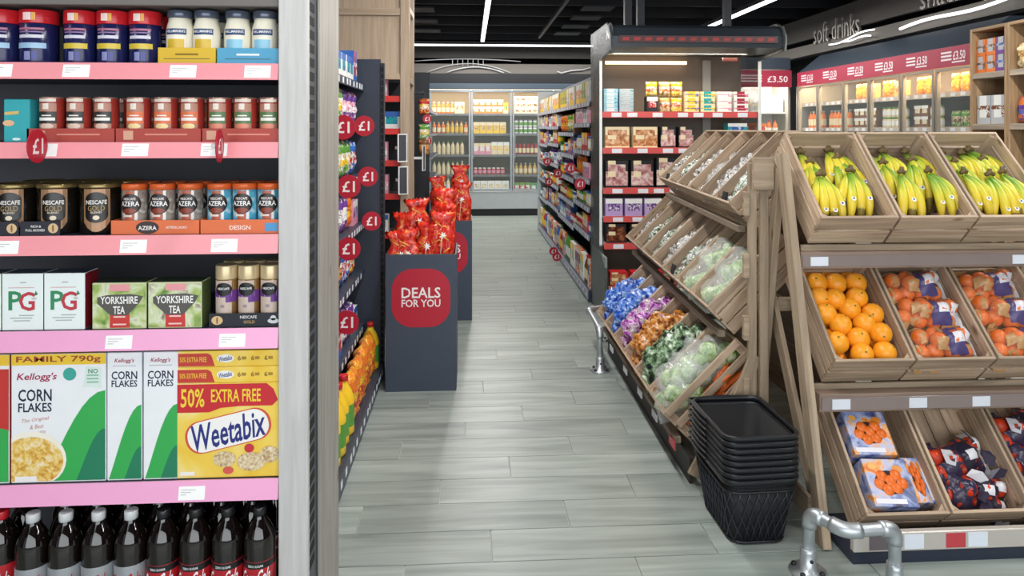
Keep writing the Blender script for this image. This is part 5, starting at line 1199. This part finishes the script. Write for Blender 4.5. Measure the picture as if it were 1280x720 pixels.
b2 = [[.075, .42], [.15, .425], [.235, .42], [.08, .33], [.125, .245], [.23, .345], [.225, .255]]
b3 = [[.075, .42], [.16, .415], [.24, .435], [.10, .335], [.235, .35], [.075, .245], [.16, .235], [.235, .25]]
pos_w = [['back beside the legs', 'back away from the legs', 'middle beside the legs', 'middle away from the legs', 'front beside the legs', 'front away from the legs'],
         ['back, first', 'back, second', 'back, third', 'middle, first', 'front, first', 'middle, second', 'front, second'], ['back, first', 'back, second', 'back, third', 'middle, first', 'middle, second', 'front, first', 'front, second', 'front, third']]
for c, bl in enumerate((b1, b2, b3)):
    r = random.Random(90 + c)
    for i, (u, v) in enumerate(bl):
        bi_ = 2 * (i % 2) if c == 0 else (i + c) % 4; hw = (.086, .067, .086, .067)[bi_]; u = min(.305 - hw, max(hw, u + (.012 if u > .15 else -.012)))
        M = content['top', c] @ Matrix.Translation((u, v - .012, .075 + .028 * (v < .37) + .034 * (v < .29) + .008 * r.random())) @ RZ(r.uniform(-.2, .2)) @ RX(.2 if v < .38 else -.02)
        bun[bi_].put(M, f'bunch of green-yellow bananas, {pos_w[c][i]}, in the {ORD[c]} banana crate', 'bunches of bananas on the fruit stand')
# ---- oranges
ORG = pm('f6a022', .38, 0, .1, 60, .35); ot = Thing('orange', 'orange')
og = G().blob(.043, ORG, None, 14, 10, .02, 1); ot.part('peel', og); ot.part('stem_end', G().prism(ell(.008, .008, 7), .002, pm('5a6a2a', .7), Matrix.Translation((.008, -.004, .0428))), 'green stem end')
org = [[.068, .367], [.147, .363], [.233, .364], [.053, .297], [.115, .29], [.21, .295], [.16, .245], [.055, .225], [.245, .22], [.097, .175], [.195, .18], [.145, .115], [.243, .135], [.056, .1], [.135, .05], [.225, .055]]
r = random.Random(4); k = 0
for j in range(5):
    for i in range(3):
        u, v = .058 + .092 * i, .058 + .088 * j
        ot.put(content['middle', 0] @ Matrix.Translation((u, v, .056)) @ RX(r.random() * 2) @ RZ(r.random() * 6), f'loose orange in the under layer, {ORD[j]} row, {ORD[i]} along', 'loose oranges')
for i, (u, v) in enumerate(org):
    ot.put(content['middle', 0] @ Matrix.Translation((u, v, .118)) @ RX(r.uniform(-.7, .7)) @ RY(r.uniform(-.7, .7)), f'loose orange on top of the heap, {nth(len(org) - 1 - i)} up from the front', 'loose oranges')
# ---- bags of easy peelers
MAN = pm('e87022', .36, 0, .12, 70, .3); MAN2 = pm('dc431c', .36, 0, .12, 70, .3)
def fruit_bag(seed, fruit, filmm, lab, w_=.24, d_=.13, nf=8, label2='e9e6ea', band=True, tan='c39563', thr=.1):
    """bag of small fruit lying flat: x across, y along, base at z=0"""
    r = random.Random(seed); t = Thing('fruit_bag', 'bag of fruit'); rr = .033
    pts = []
    for j in range(2):
        for i in range(4): pts.append(((i - 1.5) * .058 + r.uniform(-.006, .006) + (.012 if j else -.012), (j - .5) * .066 + r.uniform(-.006, .006), rr + .004 + r.uniform(0, .012)))
    pts += [(-.03, 0, rr + .05), (.04, .004, rr + .048)]
    fr = G().blob(rr, fruit, None, 12, 8, .03, seed)
    f0 = None
    for p in pts:
        if f0 is None: f0 = t.part('fruit', fr, M=Matrix.Translation(p))
        else: t.again(f0, Matrix.Translation(p) @ RZ(r.random() * 6))
    # wrapping: a crumpled skin over the fruit
    nx, ny = 16, 10; vs = []; fs = []
    for j in range(ny + 1):
        for i in range(nx + 1):
            x = (i / nx - .5) * w_ * 1.12; y = (j / ny - .5) * d_ * 1.25; z = .006
            for p in pts:
                q = (x - p[0]) ** 2 + (y - p[1]) ** 2
                if q < (rr + .012) ** 2: z = max(z, p[2] + math.sqrt(max(0, (rr + .004) ** 2 - q)) if q < rr * rr else p[2] * .9)
            z += .010 * noise.noise(Vector((x * 40, y * 40, seed)))
            z = max(z, .004)
            if i in (0, nx): z = .02 + .015 * noise.noise(Vector((y * 60, seed, i)))
            vs.append((x, y, z))
    gf = G(); o = 0
    fm = [filmm, pm(lab, .3), pm(label2, .3), pm(tan, .25, 0, .25, 60, .6)]
    gf.v = vs
    for m_ in fm: gf.mi(m_)
    for j in range(ny):
        for i in range(nx):
            a = j * (nx + 1) + i; gf.f.append((a, a + 1, a + nx + 2, a + nx + 1)); gf.s.append(True)
            k = 0; q = noise.noise(Vector((i * .33 + seed * 5, j * .42, seed)))
            if q > thr: k = 3
            if band and 8 <= i <= 11 and 2 <= j <= 7: k = 1
            if band and 9 <= i <= 10 and 4 <= j <= 5: k = 2
            if i >= nx - 3 and q > -.25: k = 2
            if i <= 1 and q > -.1: k = 3
            gf.m.append(k)
    t.part('wrapping', gf, 'printed clear wrapping')
    if thr < 0:
        for k in range(4):
            x, y = r.uniform(-.1, .1), r.uniform(-.04, .05); a = r.uniform(0, 6.28); h = .085
            q = [(0, 0, 0), (.05, .008, .004), (.062, .03, .022), (.03, .034, .034), (.002, .028, .014)]
            g = G().add(q + [(px_, py_, pz_ - .0012) for px_, py_, pz_ in q], [(0, 1, 3), (1, 2, 3), (0, 3, 4), (8, 6, 5), (8, 7, 6), (9, 8, 5), (0, 5, 6, 1), (1, 6, 7, 2), (2, 7, 8, 3), (3, 8, 9, 4), (4, 9, 5, 0)], pm('dcdce2', .25) if k == 1 else pm('3a3448', .2, 0, .2, 50))
            t.part('film_corner', g, 'white film corner' if k == 1 else None, M=Matrix.Translation((x, y, h)) @ RZ(a))
    return t
CLR = film('f0d0b0', .10, .12); CLR2 = film('5a2f3a', .18, .12)
eb = [fruit_bag(s_, MAN, CLR, '544b7c', .26, .15) for s_ in (1, 2)] ; nb_ = [fruit_bag(s_, MAN2, CLR2, '2b2638', .24, .14, 8, 'dedde2', True, '37304a', -.02) for s_ in (5, 6)]
for c in (1, 2):
    for i, (v, rz_, u, z) in enumerate(((.09, .06, .152, .02), (.22, -.1, .15, .026), (.345, .08, .15, .022))):
        eb[(i + c) % 2].put(content['middle', c] @ Matrix.Translation((u, v, z + .052)) @ RZ(rz_) @ RX(.08), f'bag of easy peelers with purple label, {ORD[i]} from the front, {("", "beside the oranges", "in the last middle crate")[c]}', 'bags of easy peelers')
        
for c in (1, 2):
    for i, (v, rz_, u, z) in enumerate(((.10, -.25, .158, .02), (.21, .2, .145, .03)) if c == 1 else ((.1, .1, .15, .02), (.2, -.1, .15, .03), (.32, .15, .15, .03))):
        nb_[(i + c) % 2].put(content['bottom', c] @ Matrix.Translation((u, v, z + .01)) @ RZ(rz_) @ RX(.1), f'dark-wrapped fruit net, {ORD[i]} from the front, {("", "next to the printed boxes", "in the last bottom crate")[c]}', 'dark-wrapped nets of fruit')
# ---- printed fruit boxes
FB_M = blotch('fruit_box_print', ['3f2418', '5566a0', '98a4cc', 'bcbcd4', 'e9a24a', 'dd6a1a'], 17, .35, 0, True)
def fruit_box(w_, d_, h_):
    t = Thing('fruit_box', 'box of fruit'); t.part('carton', G().box(-w_ / 2, w_ / 2, -d_ / 2, d_ / 2, 0, h_, FB_M, .002))
    win = t.part('window', G().patch(ell(w_ * .66, d_ * .5, 20), pm('2a100a', .7), Matrix.Translation((0, 0, h_ + .0008))), 'dark oval window')
    for x, y in ((-.034, -.006), (-.012, -.026), (.018, -.02), (.04, -.002), (.004, .006), (-.02, .022), (.026, .026)): t.part('fruit', G().blob(.024, MAN, Matrix.Translation((x * w_ / .14, y, h_ - .006)), 10, 7, 0, 0, (1, 1, .55)), 'orange fruit showing', parent=win)
    g = G(); g.patch([(-w_ * .45, -d_ * .44), (w_ * .25, -d_ * .44), (w_ * .25, -d_ * .34), (-w_ * .45, -d_ * .34)], pm('e6e4ea', .4), Matrix.Translation((0, 0, h_ + .0006))); g.patch(ell(.04, .03, 12, w_ * .26, d_ * .28), pm('e58a2a', .4), Matrix.Translation((0, 0, h_ + .0006))); g.patch(ell(.03, .022, 12, -w_ * .3, d_ * .33), pm('f0b25a', .4), Matrix.Translation((0, 0, h_ + .0006)))
    t.part('print', g, 'printed panel'); return t
fbx = fruit_box(.16, .165, .08)
for i, (u, v, z, rz_) in enumerate(((.115, .105, .014, -.03), (.12, .105, .095, -.05), (.11, .285, .014, -.02), (.115, .285, .095, -.04), (.225, .13, .014, 1.55))):
    fbx.put(content['bottom', 0] @ Matrix.Translation((u if i < 4 else .262, v, z)) @ RZ(rz_) @ (Matrix() if i < 4 else Matrix.Diagonal((1, .45, 1.3, 1))), 'blue and orange printed fruit box, %s' % ('under the front stack', 'on top of the front stack', 'under the rear stack', 'on top of the rear stack', 'turned sideways beside the front stack')[i], 'printed fruit boxes')

# ================================================================ SLANTED VEGETABLE STAND facing the aisle
tiers = {'top': ((1.207, 3.145, 1.05), (1.353, 4.87, 1.05), 6), 'middle': ((1.096, 3.09, .6), (1.195, 5.2, .6), 7), 'bottom': ((.90, 3.09, .14), (.92, 4.87, .14), 6)}
vst = Thing('vegetable_stand', 'display stand')
HA = .17; cA = crate(.293, CL, HA); cG = crate(.293, CL, HA, .036); veg = {}
LIP = wood('75675a', '94836f', 1)
for nm, (pn_, pf, n) in tiers.items():
    a, b = Vector(pf), Vector(pn_); d = (b - a); L = d.length; d.normalize(); nrm = Vector((-d.y, d.x, 0))
    rotz = math.atan2(d.y, d.x)
    for k in range(2):
        M = Matrix.Translation(a + d * (L / 2 * k) + Vector((0, 0, -.02))) @ RZ(rotz)
        vst.part('front_rail', G().box(.003, L / 2 - .003, -.012, .022, .012, .040, wood('75675a', '94836f', 0), .002), M=M)
    M = Matrix.Translation(a) @ RZ(rotz)
    for yy, zz in ((.14, .02), (.27, .12)): vst.part('bearer', G().box(0, L, yy, yy + .02, zz, zz + .04, wood('75675a', '94836f', 0), .002), M=M)
    for i in range(n):
        p = a + d * (L / n * i + .005) + nrm * (.012) + Vector((0, 0, .122))
        p = p - nrm * .072
        x = d; y = nrm * math.cos(TILT) + Vector((0, 0, math.sin(TILT))); z = x.cross(y); M = Matrix((x, y, z)).transposed().to_4x4(); M.translation = p - z * HA
        veg[nm, i] = M
        (cG if nm == 'bottom' and i == n - 1 else cA).put(M, f'slanted wooden crate, {nth(n - 1 - i)} from the camera, {nm} tier of the vegetable stand', 'crates on the vegetable stand')
# end frame nearest the camera
for x, y0, y1, z0, z1 in ((1.186, 2.955, 2.975, 0, 1.36), (1.226, 2.93, 2.95, 0, 1.33)): vst.part('end_post', G().box(x - .018, x + .018, y0, y1, z0, z1, wood(*WT, 2), .002))
vst.part('end_board', G().box(1.168, 1.252, 2.895, 2.925, 1.25, 1.385, wood(*WT, 0), .002), 'square timber head board')
beam(vst, 'strut', (1.20, 2.962, .55), (1.0, 2.97, 0.06), .05, .02); beam(vst, 'strut', (1.18, 2.985, .42), (.96, 2.985, .03), .10, .015)
for j in range(5): vst.part('end_slat', G().box(1.143, 1.167, 2.94, 2.965, .1 + .26 * j, .2 + .26 * j, wood(*WT, 0), .002))
vst.part('back_board', G().box(1.80, 1.82, 3.3, 4.9, 0, 1.42, wood(*WT, 1)))
vst.part('kick_plate_or_shade', G().box(.93, .945, 3.0, 4.8, 0, .11, pm('2a2522', .6)), 'dark strip for the floor shade under the ledge')
for y in (3.4, 4.2, 4.85): vst.part('cross_frame', G().box(.96, 1.78, y, y + .03, 0, .05, wood(*WT, 0)))
for y in (3.35, 4.82): vst.part('back_post', G().box(1.76, 1.80, y, y + .04, 0, 1.42, wood(*WT, 2), .002))
for k, y in enumerate((3.05, 3.35, 3.65, 4.0, 4.4)): vst.part('price_ticket', G().box(.880, .885, y, y + .09, .118, .152, pm('c23b46' if k == 0 else 'd9dde2', .4)), 'red offer ticket' if k == 0 else 'pale price ticket')
vst.put(Matrix(), 'three-tier slanted vegetable stand along the aisle')
holdr = G().box(-.03, .03, -.005, .005, 0, .05, DARK, .001)
sh_ = Thing('ticket_holder', 'ticket holder', holdr)
for i, (tier, c, u) in enumerate((('top', 5, .05), ('top', 0, .06), ('middle', 4, .06))):
    sh_.put(veg[tier, c] @ Matrix.Translation((u, .02, .125)) @ RX(-1.0), 'small dark ticket holder, %s' % ('front lip of the nearest top crate', 'front lip of the farthest top crate', 'front lip of a middle-tier crate')[i])
# produce bags
def lying(seed, mats, w_=.2, h_=.25, d_=.09, inner=None, name='produce_bag', wr=.2, n_in=7):
    """bag lying in a crate: x across, y up the slope, z out of the crate; centred on its base"""
    t = Thing(name, 'bag of produce'); M = Matrix.Translation((0, -h_ / 2, d_ * .55)) @ RX(-PI / 2)
    M = Matrix(((1, 0, 0, 0), (0, 0, 1, -h_ / 2), (0, -1, 0, d_ * .6), (0, 0, 0, 1)))
    if inner:
        r = random.Random(seed)
        for k in range(n_in):
            rr = r.uniform(.026, .036) * inner.get('s', 1)
            t.part(inner['name'], G().blob(rr, inner['m'], None, 9, 7, inner.get('jit', .1), k), M=Matrix.Translation((r.uniform(-.3, .3) * w_, (k / (n_in - 1) - .5) * h_ * .68, d_ * .45 + r.uniform(-.01, .012))) @ RZ(r.random() * 6))
    t.part('film', G().pillow(w_, h_, d_, mats, seed, 12, 13, wr * 1.5, M, True, 0, .6), 'wrapping'); return t
GREENB = blotch('leafy', ['2f4a1e', '5f8038', 'a9bd7a', 'd5dcb0'], 34, .5, .7); LETT = blotch('pale_lettuce', ['4f7a34', '8fb468', 'c3d8a2', 'eaf0d8'], 34, .4, 1)
SALAD = blotch('salad_bag', ['1e261a', '4f6344', '9aa596', 'dcdedc', '3a2e3a'], 42, .14, 1); MUSH = blotch('mushroom_pack', ['2e2624', '7a726c', 'b4b1ae', 'e2e2e0', '50545e'], 42, .15, 1)
BLUEB = blotch('blue_bag', ['122a78', '2450b4', '4a7cd4', '9cb8e8', 'eef2fa'], 38, .14, 1); PURP = blotch('purple_bag', ['3a2a2a', '8a3a8e', 'bb62bd', 'e2cfe4', '6a4a3a', 'efe9e6'], 30, .14, 1)
ORGB = blotch('orange_bag', ['3a2018', '7a4a2a', 'c8782a', 'e0b070', '7a4a8a'], 36, .16, 1); DKG = blotch('dark_green_bag', ['1c1826', '33402f', '5f7f5a', 'a9bfa2', 'dfe6da'], 34, .14, 1)
CARR = pm('d9671c', .45, 0, .1, 40); WMUSH = pm('e9e3da', .6); FILM = film('f2f5f4', .22, .1)
kinds = dict(mush=('clear pack of pale mushrooms', [lying(s_, FILM, .19, .2, .085, dict(name='mushroom', m=WMUSH, jit=.12), 'mushroom_pack') for s_ in (1, 2)]),
             mix=('crinkled grey-white film pack of vegetables', [lying(s_, MUSH, .2, .19, .09, None, 'vegetable_pack') for s_ in (3, 4)]),
             salad=('clear salad bag of mixed leaves', [lying(s_, SALAD, .21, .2, .085, None, 'salad_bag') for s_ in (5, 6)]),
             green=('clear bag of pale green lettuce', [lying(s_, FILM, .22, .22, .11, dict(name='lettuce_head', m=LETT, s=1.55, jit=.35), 'lettuce_bag', .2, 5) for s_ in (7, 8)]),
             blue=('shiny blue vegetable bag', [lying(s_, BLUEB, .2, .17, .1, None, 'vegetable_bag') for s_ in (9, 10)]),
             purple=('purple and white vegetable bag', [lying(s_, PURP, .2, .18, .1, None, 'vegetable_bag') for s_ in (11, 12)]),
             orange=('brown and orange vegetable bag', [lying(s_, ORGB, .2, .18, .1, None, 'vegetable_bag') for s_ in (13, 14)]),
             dark=('dark green leafy vegetable bag', [lying(s_, DKG, .2, .2, .1, None, 'vegetable_bag') for s_ in (15, 16)]))
plan = {'top': ['mix', 'salad', 'mix', 'mush', 'mix', 'salad'], 'middle': ['mix', 'salad', 'salad', 'mix', 'salad', 'green', 'green'], 'bottom': ['blue', 'blue', 'purple', 'orange', 'dark', 'green']}
for tier, ks in plan.items():
    n = len(ks)
    for i, kd in enumerate(ks):
        r = random.Random(300 + i + len(tier)); desc, ps = kinds[kd]
        if tier == 'bottom': spots = [(.09, .055), (.20, .075), (.31, .055), (.15, .12), (.25, .115)]
        elif tier == 'middle': spots = [(.085, .05), (.17, .07), (.25, .05)] if i < 5 else [(.11, .055), (.23, .07)]
        else: spots = [(.085, .055), (.16, .075), (.25, .06)]
        for j, (v, z) in enumerate(spots):
            M = veg[tier, i] @ Matrix.Translation((.147 + r.uniform(-.012, .012), v + r.uniform(-.01, .01), z)) @ RZ(r.uniform(-.25, .25)) @ RX(r.uniform(-.1, .1)) @ Matrix.Scale(r.uniform(.92, 1.03) * (1 if tier == 'bottom' or kd == 'green' else .88), 4)
            ps[j % 2].put(M, f'{desc}, {("front", "second", "third", "upper front", "upper rear")[j]} in the {nth(n - 1 - i)} crate, {tier} vegetable tier', f'{desc.split(" ")[-1]} packs on the vegetable stand')
# carrots against the near side of the lettuce crate, seen through its slats
car = Thing('carrot', 'carrot', G().tube([(0, 0, 0), (0, .03, 0), (0, .09, 0), (0, .13, 0)], [.013, .016, .011, .004], 8, pm('d9671c', .45, 0, .12, 60, .3)))
r = random.Random(12)
for i in range(14): car.put(veg['bottom', 5] @ Matrix.Translation((.258 + r.uniform(-.008, .004), .03 + .025 * i, .034 + .042 * (i % 2) + r.uniform(-.004, .004))) @ RZ(r.uniform(-.35, .35)), f'orange carrot behind the slats of the nearest bottom crate, {nth(i)} from its lip', 'carrots in the nearest bottom crate')
# a few lemons in the nearest top crate
lem = Thing('lemon', 'lemon', G().blob(.032, pm('e9c92c', .4, 0, .06, 60, .3), None, 12, 9, .02, 3, (1, 1, 1.25)))
for i, (u, v) in enumerate(((.24, .06), (.22, .14), (.25, .22), (.17, .07))): lem.put(veg['top', 5] @ Matrix.Translation((u, v, .1)) @ RX(1.2) @ RZ(i), f'yellow lemon in the nearest top crate, {ORD[i]} from its lip', 'lemons in the nearest top crate')

# ================================================================ STACK OF SHOPPING BASKETS
BK = PLASTIC_BLACK; LATM = pm('262a33', .35)
def rr_ring(w_, d_, r, n=5):
    return rounded(w_, d_, r, n)
def basket():
    t = Thing('shopping_basket', 'basket'); H_ = .25
    top = rr_ring(.265, .375, .045); bot = rr_ring(.200, .300, .045); n = len(top)
    g = G()
    vs = [(x, y, 0) for x, y in bot] + [(x, y, H_ - .03) for x, y in top] + [(x * .995, y * .995, H_ - .03) for x, y in top] + [(x * .995, y * .995, .003) for x, y in bot]
    fs = [tuple(range(n))[::-1]] + [(i, (i + 1) % n, (i + 1) % n + n, i + n) for i in range(n)] + [(i + 2 * n, (i + 1) % n + 2 * n, (i + 1) % n + 3 * n, i + 3 * n)[::1] for i in range(n)] + [tuple(range(3 * n, 4 * n))] + [(i + n, (i + 1) % n + n, (i + 1) % n + 2 * n, i + 2 * n) for i in range(n)]
    g.add(vs, fs, pm('08090b', .7), True); t.part('body', g)
    rim = G(); A = rr_ring(.268, .378, .046); B = rr_ring(.281, .391, .05)
    vs = [(x, y, H_ - .0205) for x, y in B] + [(x, y, H_) for x, y in B] + [(x, y, H_) for x, y in A] + [(x, y, H_ - .0205) for x, y in A]
    q = []
    for k in range(4): q += [(i + k * n, (i + 1) % n + k * n, (i + 1) % n + (k + 1) % 4 * n, i + (k + 1) % 4 * n) for i in range(n)]
    rim.add(vs, q, BK, True); rim.tube([(x * 1.01, y * 1.008, H_ - .004) for x, y in B + B[:1]], .003, 6, BK, cap=False); t.part('rim', rim, 'thick folded rim')
    lat = G()
    def wall(a, v):     # point on the outer wall, a along the ring index, v up
        i = int(a) % n; f = a - int(a); j = (i + 1) % n
        bx = bot[i][0] * (1 - f) + bot[j][0] * f; by = bot[i][1] * (1 - f) + bot[j][1] * f; tx = top[i][0] * (1 - f) + top[j][0] * f; ty = top[i][1] * (1 - f) + top[j][1] * f
        return (bx * (1 - v) + tx * v) * 1.022, (by * (1 - v) + ty * v) * 1.016, v * (H_ - .03)
    per = [0]
    for i in range(n): per.append(per[-1] + math.hypot(top[(i + 1) % n][0] - top[i][0], top[(i + 1) % n][1] - top[i][1]))
    def at(s_):
        s_ %= per[-1]
        for i in range(n):
            if s_ <= per[i + 1]: return i + (s_ - per[i]) / max(1e-9, per[i + 1] - per[i])
        return 0
    N_ = 34
    for k in range(N_):
        for sg in (-1, 1): lat.tube([wall(at(per[-1] * (k / N_) + sg * .075 * v), .05 + .87 * v) for v in (0, .25, .5, .75, 1)], .003, 4, LATM)
    for v in (.04, .93): lat.tube([wall(at(per[-1] * q_ / 48), v) for q_ in range(49)], .005, 5, BK, cap=False)
    t.part('lattice', lat, 'diamond lattice wall', kind='stuff')
    hd = G().tube([(-.1435, 0, H_ - .008), (-.15, .06, H_ - .006), (-.146, .19, H_ - .004), (0, .204, H_ - .003), (.146, .19, H_ - .004), (.15, .06, H_ - .006), (.1435, 0, H_ - .008)], .005, 6, BK); t.part('handle', hd, 'folded carrying handle')
    return t, lat
bk, _ = basket()
upper = Thing('shopping_basket', 'basket'); upper.kids = []
for (o, par, M) in bk.kids:
    if o.name.startswith('lattice'): continue
    upper.kids.append((o.copy(), par, M))
for i in range(8):
    (bk if i == 0 else upper).put(T(1.043, 2.70, .001 + .0225 * i, .03), f'black shopping basket, {("bottom one with lattice sides showing", "second", "third", "fourth", "fifth", "sixth", "seventh", "top one, open and empty")[i]}{" up" if 0 < i < 7 else ""} in the stack by the fruit stand', 'stacked shopping baskets')

# ================================================================ GALVANISED GUARD RAILS
def bend(p, q, r_, k=5):      # pipe path with rounded corners
    pass
def guard(pts, label, r_=.0195):
    t = Thing('guard_rail', 'guard rail'); path = []
    P_ = [Vector(p) for p in pts]
    for i, p in enumerate(P_):
        if i in (0, len(P_) - 1): path.append(p); continue
        a = (P_[i - 1] - p).normalized(); b = (P_[i + 1] - p).normalized(); c = .036
        for k in range(6):
            s_ = k / 5; path.append((p + a * c) * (1 - s_) ** 2 + p * 2 * s_ * (1 - s_) + (p + b * c) * s_ ** 2)
    t.part('pipe', G().tube(path, r_, 16, GALV), 'galvanised pipe')
    for i in range(1, len(P_) - 1):
        p = P_[i]; a = (P_[i - 1] - p).normalized(); b = (P_[i + 1] - p).normalized(); c = .05; e = []
        e = [p + a * c]
        for k in range(7):
            s_ = k / 6; e.append((p + a * .036) * (1 - s_) ** 2 + p * 2 * s_ * (1 - s_) + (p + b * .036) * s_ ** 2)
        e.append(p + b * c); t.part('elbow', G().tube(e, r_ + .005, 16, GALV), 'thick elbow fitting')
    for p in (P_[0], P_[-1]):
        t.part('flange', G().lathe([(.062, 0, GALV), (.062, .006, GALV), (.028, .010, GALV), (.0255, .07, GALV), (.025, .085, GALV)], 20, True, Matrix.Translation((p.x, p.y, 0))), 'bolted floor flange')
        for k in range(4):
            a = PI / 4 + k * PI / 2; t.part('bolt', G().lathe([(.009, .006, BLACK), (.009, .015, BLACK), (.006, .018, BLACK)], 8, True, Matrix.Translation((p.x + .048 * math.cos(a), p.y + .048 * math.sin(a), 0))), 'black bolt')
        t.part('grub_screw', G().tube([(p.x, p.y - r_ - .002, .05), (p.x, p.y - r_ - .010, .05)], .006, 8, DARK))
    t.put(Matrix(), label)
guard([(1.145, 2.378, 0), (1.149, 2.374, .205), (1.215, 2.262, .20), (1.385, 2.272, .20), (1.385, 2.272, 0)], 'galvanised pipe guard rail with elbow bends at the fruit stand corner')
guard([(.811, 4.445, 0), (.811, 4.45, .25), (.826, 4.95, .25), (1.0, 5.06, .25), (1.0, 5.06, 0)], 'small galvanised guard rail beside the far end of the vegetable stand', .019)

for k, v in LABELS.items():
    if len(v) > 1: print('SAME LABEL', len(v), k)
    if not 4 <= len(k.split()) <= 16: print('LABEL LENGTH', len(k.split()), k)
